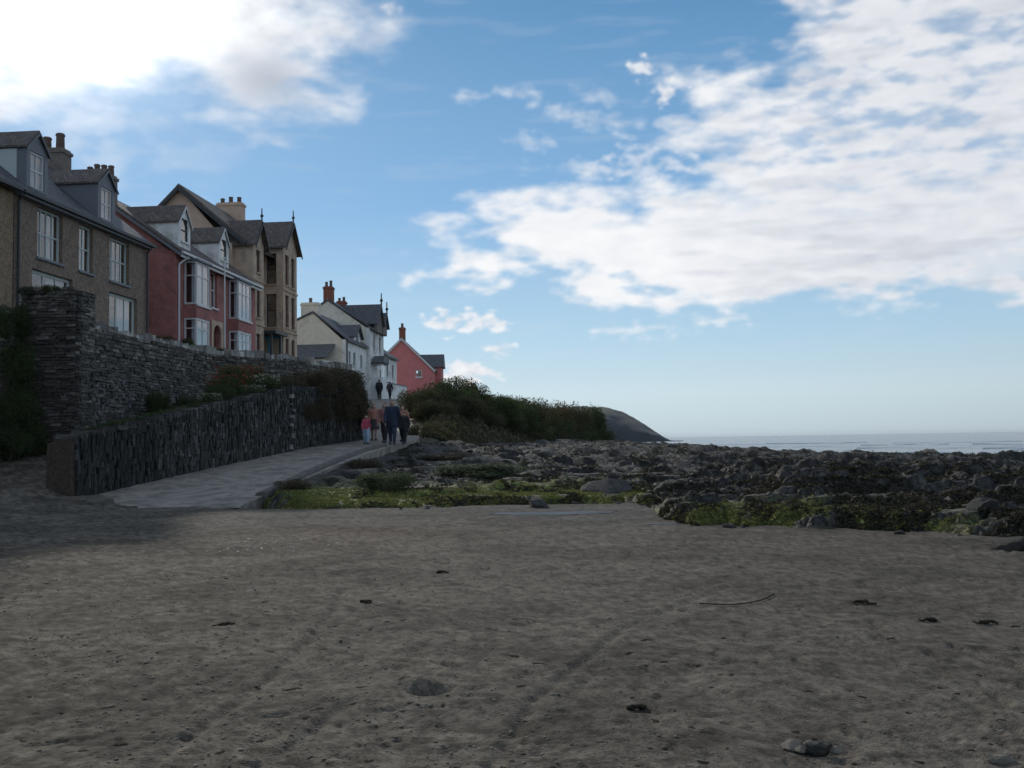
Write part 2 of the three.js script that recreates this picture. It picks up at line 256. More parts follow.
M.sand = new THREE.MeshPhysicalMaterial({ specularIntensity: 0.25, vertexColors: true, map: texture(512, 2.4, (u, v) => { const n = tile(u, v, 60, 4, 40), m = tile(u, v, 12, 5, 41), s = sstep(0.33, 0.5, tile(u, v, 90, 3, 43)); const l = 0.8 * (1 + 0.55 * n + 0.4 * m) - 0.38 * s; return [l, l, l]; }), bumpMap: bumps(40, 0.8, 42), bumpScale: 0.008, roughness: 1 });
{
  const th = [], ra = [];
  for (let i = 0; i <= 470; i++) th.push(-37 + (74 * i) / 470); for (let i = 1; i <= 40; i++) th.push(37 + (286 * i) / 40);
  for (let r = 0.3; r < 4; r += 0.35) ra.push(r);
  for (let r = 4; r < 34; r += Math.min(0.2, r * r * 0.00085)) ra.push(r);
  for (let r = 34; r < 44; r += 0.3) ra.push(r);
  for (let r = 44; r < 190; r *= 1.06) ra.push(r);
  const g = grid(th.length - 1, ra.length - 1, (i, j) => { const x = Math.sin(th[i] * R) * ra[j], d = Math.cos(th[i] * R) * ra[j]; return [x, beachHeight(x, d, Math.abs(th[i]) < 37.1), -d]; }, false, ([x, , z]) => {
    const d = -z, n = fbm2(x * 0.35, d * 0.5, 4), m = fbm2(x * 4.5, d * 4.5, 4), p = sstep(0.05, 0.4, fbm2(x * 2.4 + 30, d * 2.4, 5));  // small dark spots in the colour stand for shade in fine prints
    const shingle = sstep(1.5, -4.5, x + 0.35 * (d - 6) + 2 * n) * sstep(26, 12, d), wet = sstep(17, 20.5, d + 1.2 * n) * sstep(-9, -4, x), mud = Math.exp(-(((x + 2.6 + n) / 2.2) ** 2) - ((d - 18.2) / 1.9) ** 2);
    const wetp = sstep(0.0, 0.22, fbm2(x * 0.28 + 7, d * 0.4, 5)), p2 = sstep(0.12, 0.3, fbm2(x * 6.5 - 11, d * 6.5, 4)), l = (1 + 0.3 * n + 0.5 * m) * (1 - 0.36 * p) * (1 - 0.36 * p2) * (1 - 0.26 * wetp), c = [0.132, 0.114, 0.09], s = [0.108, 0.09, 0.068], w = [0.105, 0.097, 0.084], b = [0.12, 0.09, 0.067], darkRight = 1 - 0.3 * sstep(-0.05, 0.16, n + 0.5 * m + 0.07 * (x - 2.5));  // last factor: darker in noisy patches, more of them towards the right
    return [0, 1, 2].map((k) => lerp(lerp(lerp(c[k] * darkRight, s[k] * (1 + 0.5 * m), shingle), w[k], wet), b[k], 0.75 * mud) * l * 1.25);
  }, true);
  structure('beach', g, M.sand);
}

// ---------------------------------------------------------------- the rocky shore
const FRONT = { a: [-0.26, -0.235, -0.2, -0.07, -0.03, 0.12, 0.15, 0.175, 0.32, 0.51, 0.9], d: [27.5, 26, 23.6, 23, 24.8, 24.2, 18.4, 17.2, 16, 13.8, 12] };
const ENV_A = [-0.25, -0.1, 0.05, 0.15, 0.3, 0.5, 0.9], ENV_D = [12, 17, 20, 24, 29, 36, 45, 58, 80, 105, 140];
const ENV = [ // ground of the reef by distance (rows) and direction (columns)
  [0, 0, 0, 0, 0, 0.05, 0.1], [-0.2, -0.2, -0.2, 0.1, 0.14, 0.3, 0.4], [-0.2, -0.2, -0.2, 0.2, 0.5, 0.52, 0.55], [0.05, 0.04, 0.0, -0.05, 0.66, 0.46, 0.5], [0.36, 0.24, 0.2, 0.3, 0.5, 0.02, 0.2],
  [1.02, 0.72, 0.5, 0.5, 0.45, 0.3, 0.3], [1.9, 1.62, 0.85, 0.66, 0.34, 0.2, 0.1], [1.9, 1.7, 1.1, 0.8, 0.3, 0.0, -0.1], [1.6, 1.6, 1.35, 0.9, 0.05, -0.6, -0.8], [1.5, 1.5, 1.3, 0.8, -0.6, -1.3, -1.5], [-2, -2, -2, -2, -2, -2, -2]];
function envelope(a, d) {
  let j = 1; while (j < ENV_D.length - 1 && d > ENV_D[j]) j++;
  const t = clamp((d - ENV_D[j - 1]) / (ENV_D[j] - ENV_D[j - 1]));
  return lerp(table(ENV_A, ENV[j - 1], a), table(ENV_A, ENV[j], a), t);
}
function reefHeight(x, d) {
  const a = x / d, f = table(FRONT.a, FRONT.d, a) + 0.7 * fbm2(x * 0.9, d * 0.4, 3), into = sstep(0, 2.2, d - f), deep = sstep(0.5, 6, d - f);
  const kerb = table([28.4, 31.8, 35.1, 38.2, 40, 45], [-6.9, -6.6, -6.2, -5.75, -5.0, -4.1], d), off = sstep(0.15, 1.4, x - kerb);
  const u = x * 0.95 + d * 0.31, v = d * 0.95 - x * 0.31; // beds of rock strike across the shore
  const fine = sstep(70, 22, d), ridge = Math.abs(fbm2(u * 0.1, v * 0.22, 3)) * 2.6, crag = Math.abs(fbm2(u * 0.28 + 9, v * 0.6, 3)) * 2.4, small = (Math.abs(fbm2(u * 0.95, v * 1.6, 3)) * 2.4 - 0.5) * lerp(0.3, 1, fine);
  let h = envelope(a, d) + (deep * (0.3 * ridge + 0.2 * crag - 0.22) + 0.07 * small + 0.02 * fine * fbm2(x * 4, d * 4, 2)) * lerp(0.55, 1, sstep(-0.1, 0.2, a)) * off * into;
  const ledge = 0.15, q = h / ledge, fl = Math.floor(q); h = lerp(h, (fl + sstep(0.25, 0.8, q - fl)) * ledge, 0.7); // broken into ledges
  if (a > 0.36 && d > 26 && d < 32) h = lerp(h, -0.1, sstep(0.36, 0.43, a) * sstep(26, 28, d) * sstep(32, 30, d)); // a pool
  h = lerp(-0.35, h, into); return d > 26.5 && d < 60 && a < -0.08 ? Math.min(h, lerp(road(d).y - 0.08, 4, sstep(0.1, 1.2, x - kerb))) : h;
}
function mossAt(x, d, h) {
  const a = x / d, f = table(FRONT.a, FRONT.d, a), n = fbm2(x * 0.7, d * 0.7, 4);
  const low = sstep(8, 3.5, d - f + 3.5 * n) * sstep(0.17, 0.1, a) * sstep(-0.45, -0.05, n), edge = sstep(4, 1.4, d - f + 2.4 * n) * sstep(0.13, 0.18, a) * sstep(-0.35, 0.05, n) * sstep(0.7, 0.2, a);
  return Math.max(low, edge, 0.75 * sstep(1.3, 0.5, d - f) * sstep(-0.15, 0.2, n));
}
M.rock = new THREE.MeshPhysicalMaterial({ specularIntensity: 0.5, vertexColors: true, map: texture(256, 1.7, (u, v) => { const l = 0.8 * (1 + 0.55 * tile(u, v, 18, 6, 50)); return [l, l, l]; }), bumpMap: B.mid, bumpScale: 0.06, roughness: 0.8 });
{
  const NA = 560, ds = [];
  for (let d = 11.5; d < 152; d += clamp(d * d * 0.00016, 0.06, 0.5)) ds.push(d);
  const g = grid(NA, ds.length - 1, (i, j) => { const a = -0.3 + (1.3 * i) / NA, d = ds[j], x = a * d; return [x, reefHeight(x, d), -d]; }, false, ([x, h, z]) => {
    const d = -z, n = fbm2(x * 0.5, d * 0.5, 4), m = fbm2(x * 2.4, d * 2.4, 4), weed = sstep(0.12, 0.34, n + 0.2 * sstep(0.1, 0.5, x / d)), pale = sstep(0.16, 0.42, fbm2(x * 1.3 + 50, d * 1.3, 5));
    const gr = mossAt(x, d, h), base = [0.042, 0.04, 0.036], wd = [0.026, 0.022, 0.015], pl = [0.085, 0.078, 0.066], ms = [lerp(0.18, 0.13, n + 0.5), 0.18, 0.04];
    return [0, 1, 2].map((k) => lerp(lerp(lerp(base[k], pl[k], pale), wd[k], weed * 0.85), ms[k], gr) * (1 + 0.55 * m) * 1.2);
  });
  structure('rocky_shore', g, M.rock);
}

// ---------------------------------------------------------------- the ramp and lane, earth banks, terrace
{
  const ds = []; for (let d = 26.2; d < 130; d += d < 46 ? 0.25 : 1) ds.push(d);
  const NU = 22, edge = (d) => (d < 30 ? 0.25 * fbm2(d * 2, 3, 3) : 0);
  const g = grid(NU + 4, ds.length - 1, (i, j) => {
    const d = ds[j], r = road(d), u = clamp((i - 2) / NU), x = r.c + (u - 0.5) * r.w, toe = j === 0 ? 0.5 * fbm2(x * 1.1, 5, 4) + 0.35 * fbm2(x * 4, 8, 3) : 0;
    const crown = 0.015 * fbm2(x * 1.4, d * 1.4, 3), low = i < 1 || i > NU + 3 ? -1.6 : 0;
    return [x + (i < 1 ? -0.02 : i > NU + 3 ? 0.02 : 0), r.y + crown + low + (j === 0 ? -0.03 : 0.02), -(d + toe)];
  });
  structure('lane', g, M.concrete);
}
function bankPoint(d, u) {
  const r = road(d), x0 = d < 110 ? r.c + r.w / 2 - 0.1 : lerp(-11.7, -9, (d - 110) / 14), x1 = table(COAST.d, COAST.x, d) + 1.5, x = lerp(x0, x1, u);
  const foot = table([44, 60, 90, 108, 124], [1.0, 1.0, 0.7, 0.3, -0.6], d), top = Math.max(r.y - 0.05, 0), mound = table([44, 50, 58, 90, 115, 124], [0, 0.2, 0.6, 0.2, 0.2, 0], d);
  return [x, lerp(Math.min(top, 3.2), foot, sstep(0.35, 1, u)) + (top > 3.2 ? (top - 3.2) * sstep(0.16, 0, u) : 0) + mound * Math.sin(Math.PI * clamp(u)) * 1.2 + 0.25 * fbm2(x * 0.6, d * 0.6, 4) * sstep(0.05, 0.2, u) - 1.5 * sstep(46.5, 41.5, d), -d];
}
function bankHeight(x, d) { const a = bankPoint(d, 0)[0], b = bankPoint(d, 1)[0]; return bankPoint(d, clamp((x - a) / (b - a)))[1]; }
{
  const NU = 26, NV = 90; // bank between the lane and the shore
  structure('earth_bank', grid(NU, NV, (i, j) => bankPoint(41 + (83 * j) / NV, i / NU)), M.earth);
  // grassy strip that climbs behind the low wall, up to the tall one
  structure('grass_slope', grid(24, 60, (i, j) => {
    const d = 29 + (17.4 * j) / 60, xa = lowX(d) - 0.55, ta = table(LOW.d, LOW.top, d) - 0.14, xb = d < 35.3 ? lerp(lowX(d) - 0.9, -15.6, sstep(29.2, 35.3, d)) : bigX(d) + 0.02, tb = d < 35.3 ? lerp(ta - 0.3, 1.75, sstep(29, 35.3, d)) : table([35.3, 40, 46.4], [1.85, 2.5, 3.5], d), u = i / 24;
    return [lerp(xa, xb, u), lerp(ta, Math.max(tb, ta - 1.2), u) + 0.06 * fbm2(u * 5, d * 1.3, 3), -d];
  }), M.earth);
  const strip = (j) => 46.4 + (13 * j) / 24;
  structure('planted_slope', grid(16, 24, (i, j) => { const d = strip(j), r = road(d), xa = d < 45.2 ? lowX(d) - 0.5 : r.c - r.w / 2 - 0.35, xb = bigX(d), u = i / 16; return [lerp(xa, xb, u), lerp(d < 46 ? 3.6 : r.y + 0.9, 4.2, u) + 0.1 * fbm2(u * 4, d, 3), -d]; }), M.earth);
  structure('terrace', grid(30, 84, (i, j) => {
    const d = 24.5 + (135.5 * j) / 84, r = road(d), xr = d < 36.5 ? lerp(-19.2, -17.8, (d - 24) / 12.2) : d < 59 ? bigX(Math.max(d, 35.3)) - 0.35 : d < 62 ? lerp(-9.7, r.c - r.w / 2, (d - 59) / 3) : d < 110 ? r.c - r.w / 2 + 0.1 : lerp(-15.5, -9, clamp((d - 110) / 14)), u = Math.pow(i / 30, 2.2), x = lerp(xr, -90, u);
    const edge = d < 59 ? 5.75 : d < 64 ? lerp(5.75, r.y, (d - 59) / 5) : r.y; return [x, lerp(edge, 5.95 + (d > 100 ? 0.4 : 0), sstep(0, 2.2, xr - x)), -d];
  }), M.earth);
}

// ---------------------------------------------------------------- the sea and the headland
{
  const rs = []; for (let r = 70; r < 9000; r *= r < 500 ? 1.008 : 1.03) rs.push(r); rs.push(12000);
  const NA = 260;
  const wave = (x, d, r) => { const k = sstep(600, 90, r); return -1.15 + k * 0.3 * Math.pow(Math.max(0, Math.sin(d * 0.11 + 0.02 * x + 2.2 * fbm2(x * 0.012, d * 0.01, 2))), 5) + 0.1 * fbm2(x * 0.07, d * 0.16, 4) * sstep(3000, 300, r); };
  structure('sea', grid(NA, rs.length - 1, (i, j) => { const t = (-40 + (110 * i) / NA) * R, r = rs[j], x = Math.sin(t) * r, d = Math.cos(t) * r; return [x, wave(x, d, r), -d]; }),
    std({ color: rgb(0.07, 0.1, 0.115), roughness: 0.2, bumpMap: bumps(12, 9, 60), bumpScale: 0.12 }));
  const foam = []; const r = rng(61); // lines of broken water
  for (let k = 0; k < 16; k++) {
    const d = 118 + 26 * k * (0.35 + 0.3 * r()) + 8 * r(), a0 = 0.1 + 0.5 * r(), len = 10 + 34 * r(), n = 30, x0 = a0 * d;
    foam.push(grid(n, 3, (i, j) => { const x = x0 + (i / n) * len, dd = d + 1.5 * fbm2(x * 0.1, k * 7, 3) + (j / 3 - 0.5) * (1.2 + 1.6 * Math.abs(fbm2(x * 0.3, k, 3))) * Math.sin((Math.PI * i) / n); return [x, wave(x, dd, Math.hypot(x, dd)) + 0.05 + 0.22 * Math.sin((Math.PI * j) / 3), -dd]; }));
  }
  const f = mesh('surf', foam, std({ color: rgb(0.5, 0.53, 0.55), roughness: 0.9 })); f.userData = { kind: 'stuff', label: 'broken white lines of surf on the sea beyond the rocks', category: 'surf' };
  // far headland
  const prof = { x: [-260, -60, 36, 64, 86, 100, 112, 124, 134, 137], y: [20, 24, 31, 32.5, 30.5, 26, 19, 10, 2, -3] };
  const geo = grid(150, 40, (i, j) => {
    const x = -260 + (404 * i) / 150, v = j / 40, w = 110 + 50 * fbm2(x * 0.01, 2, 2), d = 900 + (v - 0.5) * 2 * w, top = table(prof.x, prof.y, x) - 1;
    return [x - 10 * Math.abs(v - 0.5) * 2 * sstep(40, 140, x), Math.max(-3, top * Math.pow(Math.sin(Math.PI * clamp(v)), 0.5) + 1.6 * fbm2(x * 0.05, d * 0.05, 4) - (j % 40 === 0 ? 6 : 0)), -d];
  }, false, ([x, y, z]) => { const n = fbm2(x * 0.03, z * 0.03, 4), c = sstep(20, 26, y + 5 * n); return [0, 1, 2].map((k) => lerp([0.022, 0.03, 0.033][k], [0.034, 0.048, 0.03][k], c) * (1 + 0.5 * n)); });
  structure('headland', geo, std({ vertexColors: true }));
}

// ---------------------------------------------------------------- houses of the row: local x runs along the row, z points to the sea
const ROW_TURN = Math.acos(0.0877), rowX = (d) => -21.92 + 0.088 * d;
function house(name, label, d0, ground) { const g = thing(name, label, 'house', [rowX(d0), ground, -d0], ROW_TURN, 'houses along the sea front'); return g; }
// a wall with openings; outline in (along, up). front: along = x at z; side: along = -z at x
function wall(h, mat, face, plane, t, outline, wins = [], name = 'wall', into = h) {
  const s = new THREE.Shape(outline.map(([x, y]) => new THREE.Vector2(x, y)));
  for (const w of wins) { const c = face === 'side' ? -w.c : w.c, p = new THREE.Path(); p.moveTo(c - w.w / 2, w.y); p.lineTo(c + w.w / 2, w.y); if (w.arch) p.absarc(c, w.y + w.h - w.w / 2, w.w / 2, 0, Math.PI, false); else { p.lineTo(c + w.w / 2, w.y + w.h); p.lineTo(c - w.w / 2, w.y + w.h); } p.lineTo(c - w.w / 2, w.y); s.holes.push(p); }
  const g = new THREE.ExtrudeGeometry(s, { depth: t, bevelEnabled: false, curveSegments: 6 });
  if (face === 'side') g.applyMatrix4(ALONG_X).translate(plane, 0, 0); else g.translate(0, 0, plane - t);
  return mesh(name, [g], mat, into);
}
// a window as seen from outside: frame with panes, sill and a curtain behind
function glaze(h, face, plane, w, frameMat = M.paint, o = {}) {
  const { cols = 2, rows = 2, fr = 0.075, curtain = 'full', sill = M.paint, glass = M.glass, deep = 0.1, names = ['window', 'pane', 'sill', 'curtain'] } = o;
  const W = w.w, H = w.h, z0 = -deep - 0.07, z1 = -deep, list = [box(-W / 2, -W / 2 + fr, 0, H, z0, z1), box(W / 2 - fr, W / 2, 0, H, z0, z1), box(-W / 2 + fr, W / 2 - fr, 0, fr, z0, z1), box(-W / 2 + fr, W / 2 - fr, H - fr, H, z0, z1)];
  const iw = W - 2 * fr, ih = H - 2 * fr, xs = [], ys = [];
  for (let i = 0; i <= cols; i++) xs.push(-W / 2 + fr + (iw * i) / cols); for (let j = 0; j <= rows; j++) ys.push(fr + (o.transom && rows === 2 ? (j === 1 ? ih * o.transom : (ih * j) / 2) : (ih * j) / rows));
  for (let i = 1; i < cols; i++) list.push(box(xs[i] - 0.025, xs[i] + 0.025, fr, H - fr, z0 + 0.012, z1 - 0.008));
  for (let j = 1; j < rows; j++) for (let i = 0; i < cols; i++) list.push(box(xs[i] + (i ? 0.025 : 0), xs[i + 1] - (i < cols - 1 ? 0.025 : 0), ys[j] - 0.03, ys[j] + 0.03, z0 + 0.01, z1 - 0.004));
  const m = mesh(names[0], list, frameMat, h);
  if (face === 'side') { m.position.set(plane, w.y, w.c); m.rotation.y = -Math.PI / 2; } else m.position.set(w.c, w.y, plane);
  for (let i = 0; i < cols; i++) for (let j = 0; j < rows; j++) mesh(names[1], [box(xs[i] + (i ? 0.026 : 0.001), xs[i + 1] - (i < cols - 1 ? 0.026 : 0.001), ys[j] + (j ? 0.031 : 0.001), ys[j + 1] - (j < rows - 1 ? 0.031 : 0.001), z0 + 0.03, z0 + 0.034)], glass, m);
  if (sill) mesh(names[2], [box(-W / 2 - 0.08, W / 2 + 0.08, -0.1, -0.005, -deep, 0.09)], sill, m);
  if (curtain !== 'none') {
    const span = curtain === 'full' ? [[-W / 2, W / 2]] : curtain === 'left' ? [[-W / 2, -W * 0.02]] : curtain === 'right' ? [[W * 0.02, W / 2]] : [[-W / 2, -W * 0.16], [W * 0.16, W / 2]];
    for (const [a, b] of span) mesh(names[3], grid(26, 1, (i, j) => { const x = lerp(a, b, i / 26); return [x, j ? H : 0.02, z0 - 0.16 + 0.03 * Math.sin(x * 26 + 2 * Math.sin(x * 5))]; }), M.net, m);
  }
  return m;
}
function pitch(h, mat, x0, x1, zf, yf, zr, yr, zb, yb, th = 0.14, name = 'roof', into = h) { // ridge along x
  const g = prism([[-zf, yf], [-zr, yr], [-zb, yb], [-zb, yb + th], [-zr, yr + th], [-zf, yf + th]], x1 - x0, ALONG_X).translate(x0, 0, 0), m = mesh(name, [g], mat, into);
  mesh('ridge', [prism([[-zr - 0.14, yr + th - 0.1], [-zr, yr + th + 0.05], [-zr + 0.14, yr + th - 0.1]], x1 - x0 + 0.02, ALONG_X).translate(x0 - 0.01, 0, 0)], M.lead, m);
  const n = Math.min(90, Math.floor((x1 - x0) / 0.001)), rows = []; // courses of slate as thin steps on both slopes
  for (const [ze, ye] of [[zf, yf], [zb, yb]]) { const L = Math.hypot(ze - zr, ye - yr), k = Math.floor(L / 0.28), a = Math.atan2(yr - ye, zr - ze); for (let i = 0; i < k; i++) { const t = i / k, g2 = new THREE.BoxGeometry(x1 - x0 - 0.01, 0.022, 0.3).rotateX(ze > zr ? Math.atan2(yr - ye, ze - zr) - 0.03 : -Math.atan2(yr - ye, zr - ze) + 0.03); rows.push(g2.translate((x0 + x1) / 2, lerp(ye, yr, t + 0.5 / k) + th + 0.012, lerp(ze, zr, t + 0.5 / k))); } }
  const c = mesh('slate_courses', rows, mat, m); c.userData.kind = 'stuff';
  return m;
}
function crossPitch(h, mat, x0, x1, zf, zb, eave, apex, th = 0.12, over = 0.2, into = h, name = 'roof') { // ridge along z
  const c = (x0 + x1) / 2, k = (apex - eave) / ((x1 - x0) / 2), o = over, g = prism([[x0 - o, eave - k * o], [c, apex], [x1 + o, eave - k * o], [x1 + o, eave - k * o + th], [c, apex + th * 1.2], [x0 - o, eave - k * o + th]], zf - zb).translate(0, 0, zb);
  return mesh(name, [g], mat, into);
}
function barge(into, mat, x0, x1, z, eave, apex, over = 0.2, w = 0.16, th = 0.07) {
  const c = (x0 + x1) / 2, k = (apex - eave) / ((x1 - x0) / 2), o = over;
  return mesh('bargeboard', [prism([[x0 - o, eave - k * o - w], [c, apex - w], [x1 + o, eave - k * o - w], [x1 + o, eave - k * o - 0.004], [c, apex - 0.004], [x0 - o, eave - k * o - 0.004]], th).translate(0, 0, z)], mat, into);
}
function dormer(h, cx, w, y0, eave, apex, zf, zb, o) { // o: body, roof, trim, frame, cheek
  const x0 = cx - w / 2, x1 = cx + w / 2, win = { c: cx, w: o.ww, h: o.wh, y: o.wy }, t = 0.12;
  const s = new THREE.Shape([[x0, y0], [x1, y0], [x1, eave], [cx, apex], [x0, eave]].map(([x, y]) => new THREE.Vector2(x, y))), p = new THREE.Path([[-1, 0], [1, 0], [1, 1], [-1, 1]].map(([i, j]) => new THREE.Vector2(cx + (i * win.w) / 2, win.y + j * win.h))); s.holes.push(p);
  const m = mesh('dormer', [new THREE.ExtrudeGeometry(s, { depth: t, bevelEnabled: false }).translate(0, 0, zf - t), box(x0, x0 + t, y0, eave - 0.01, zb, zf - t), box(x1 - t, x1, y0, eave - 0.01, zb, zf - t)], o.body, h);
  crossPitch(h, o.roof, x0, x1, zf + 0.07, zb - 1.6, eave, apex, 0.09, 0.1, m);
  barge(m, o.trim, x0, x1, zf + 0.071, eave, apex + 0.02, 0.11, 0.1, 0.05);
  if (o.cheek) mesh('cheek_panel', [prism(o.cheek, 0.03, ALONG_X).translate(x0 - 0.032, 0, 0)], o.cheekMat, m);
  const f = glaze(m, 'front', zf, win, o.frame, { ...o.g, names: ['window_frame', 'pane', 'sill', 'curtain'] });
  for (const c of [...f.children]) { c.position.add(f.position); m.add(c); } // keep to three levels
  return m;
}
function chimney(h, mat, x0, x1, z0, z1, y0, y1, pots, potH = 0.6, along = 'z', potR = 0.14) {
  const m = mesh('chimney', [box(x0, x1, y0, y1 - 0.25, z0, z1), box(x0 - 0.06, x1 + 0.06, y1 - 0.25, y1 - 0.1, z0 - 0.06, z1 + 0.06), box(x0 + 0.02, x1 - 0.02, y1 - 0.1, y1, z0 + 0.02, z1 - 0.02)], mat, h);
  for (let i = 0; i < pots; i++) { const t = (i + 0.5) / pots, x = along === 'x' ? lerp(x0, x1, t) : (x0 + x1) / 2, z = along === 'z' ? lerp(z0, z1, t) : (z0 + z1) / 2, hh = potH * (0.85 + 0.3 * ((i * 37) % 10) / 10); mesh('chimney_pot', [new THREE.LatheGeometry([[0.001, 0], [potR * 1.1, 0], [potR, hh * 0.8], [potR * 1.18, hh * 0.84], [potR * 1.18, hh * 0.93], [potR * 0.95, hh], [potR * 0.75, hh], [potR * 0.72, hh * 0.6]].map(([a, b]) => new THREE.Vector2(a, b)), 10).translate(x, y1, z)], M.pot, m); }
  return m;
}
const gutter = (h, mat, x0, x1, z, y) => mesh('gutter', [box(x0, x1, y - 0.12, y, z - 0.06, z + 0.06)], mat, h);
const rect = (x0, x1, y0, y1) => [[x0, y0], [x1, y0], [x1, y1], [x0, y1]];
const gable = (D, yf, zr, yr, yb, y0 = 0, s0 = 0) => [[s0, y0], [D, y0], [D, yb], [-zr, yr], [s0, yf]];
const finial = (h, x, y, z, s = 1) => mesh('finial', [cyl(0.05 * s, 0.03 * s, x, y, y + 0.75 * s, z, 6), new THREE.SphereGeometry(0.1 * s, 8, 6).translate(x, y + 0.3 * s, z)], M.dark, h);

// ---- grey stone house and its brown neighbour at the left edge
{
  const gy = 5.9, E = 11.5 - gy, RY = 15.1 - gy, D = 9;
  const n = house('brown_stone_house', 'sliver of a brown stone house at the left edge, left of the dark downpipe', 27, gy), W = 10.05;
  wall(n, M.brown, 'front', 0, 0.4, rect(0, W, -0.4, E - 0.02), [{ c: 6.8, w: 1.2, h: 2, y: 3.2 }, { c: 3, w: 1.6, h: 2, y: 3.2 }]);
  for (const c of [6.8, 3]) glaze(n, 'front', 0, { c, w: c > 5 ? 1.2 : 1.6, h: 2, y: 3.2 }, M.paleGreen, { sill: M.lead });
  wall(n, M.brown, 'side', 0, 0.4, gable(D - 0.4, E - 0.02, -4.5, RY - 0.02, E - 0.02, -0.4, 0.4));
  mesh('wall', [box(0, W, -0.4, E - 0.02, -D, -D + 0.4)], M.brown, n);
  pitch(n, M.slate, -0.15, W - 0.003, 0.3, E - 0.25, -4.5, RY, -D - 0.3, E - 0.25); gutter(n, M.dark, -0.1, W - 0.01, 0.37, E - 0.1);

  const h = house('grey_stone_house', 'grey rubble stone house with pale green sash windows and two gabled roof dormers', 37.1, gy), L = 10.95;
  const up = [{ c: 2.45, w: 1.85 }, { c: 5.25, w: 1.15 }, { c: 8.25, w: 1.85 }].map((w) => ({ ...w, y: 9.12 - gy, h: 2.0 }));
  const low = [{ c: 2.7, w: 3, y: 6.6 - gy, h: 2 }, { c: 8.65, w: 2.7, y: 6.6 - gy, h: 2.0 }], door = { c: 5.4, w: 1.25, y: 0.02, h: 2.35 };
  wall(h, M.stone, 'front', 0, 0.45, rect(0, L, -0.4, E - 0.02), [...up, ...low, door]);
  mesh('wall', [box(0, L, -0.4, E - 0.02, -D, -D + 0.4)], M.stone, h);
  wall(h, M.stone, 'side', L - 0.4, 0.4, gable(D - 0.4, E - 0.02, -4.5, RY - 0.02, E - 0.02, -0.4, 0.45));
  up.forEach((w, i) => glaze(h, 'front', 0, w, M.paleGreen, { cols: i === 1 ? 2 : 4, rows: 2, fr: 0.09, deep: 0.16, sill: M.lead, curtain: ['open', 'full', 'left'][i] }));
  low.forEach((w) => glaze(h, 'front', 0, w, M.paleGreen, { cols: 3, rows: 1, fr: 0.13, deep: 0.16, sill: M.lead, curtain: 'right' }));
  const dr = mesh('door', [box(-0.6, 0.6, 0.02, 2.3, -0.32, -0.26), box(-0.45, -0.08, 0.3, 1, -0.26, -0.24), box(0.08, 0.45, 0.3, 1, -0.26, -0.24), box(-0.45, 0.45, 1.2, 2.1, -0.26, -0.24)], M.dark, h); dr.position.x = 5.4;
  mesh('handle', [new THREE.SphereGeometry(0.05, 8, 6).translate(0.48, 1.1, -0.21)], M.lead, dr);
  pitch(h, M.slate, 0.003, L + 0.2, 0.3, E - 0.25, -4.5, RY, -D - 0.3, E - 0.25);
  gutter(h, M.dark, 0.01, L + 0.2, 0.37, E - 0.1); mesh('fascia', [box(0.01, L + 0.1, E - 0.32, E - 0.12, 0.02, 0.29)], M.lead, h);
  mesh('downpipe', [bar([0.12, 0, 0.1], [0.12, E - 0.5, 0.1], 0.055, 8), bar([0.12, E - 0.5, 0.1], [0.12, E - 0.15, 0.36], 0.055, 8)], M.dark, h);
  mesh('downpipe', [bar([L - 0.1, 0, 0.1], [L - 0.1, E - 0.5, 0.1], 0.05, 8), bar([L - 0.1, E - 0.5, 0.1], [L - 0.1, E - 0.15, 0.36], 0.05, 8)], M.dark, h);
  const dm = { body: M.lead, roof: M.slateBrown, trim: M.lead, frame: M.paint, ww: 1.0, wh: 1.45, wy: 11.82 - gy, g: { cols: 2, rows: 2, fr: 0.08, deep: 0.05, sill: M.lead } };
  const cheek = [[0.55, 11.95 - gy + 0.15], [2.05, 13.0 - gy + 0.18], [2.05, 13.28 - gy], [0.55, 13.28 - gy]];
  dormer(h, 1.75, 1.5, E - 0.2, 13.4 - gy, 14.1 - gy, -0.15, -3.2, { ...dm, cheek, cheekMat: M.paleGreen });
  dormer(h, 7.3, 1.6, E - 0.2, 13.4 - gy, 14.1 - gy, -0.15, -3.2, { ...dm });
  chimney(h, M.render, 10.0, 10.85, -5.15, -3.8, RY - 1, 16.15 - gy, 2, 0.75, 'z', 0.19);
}
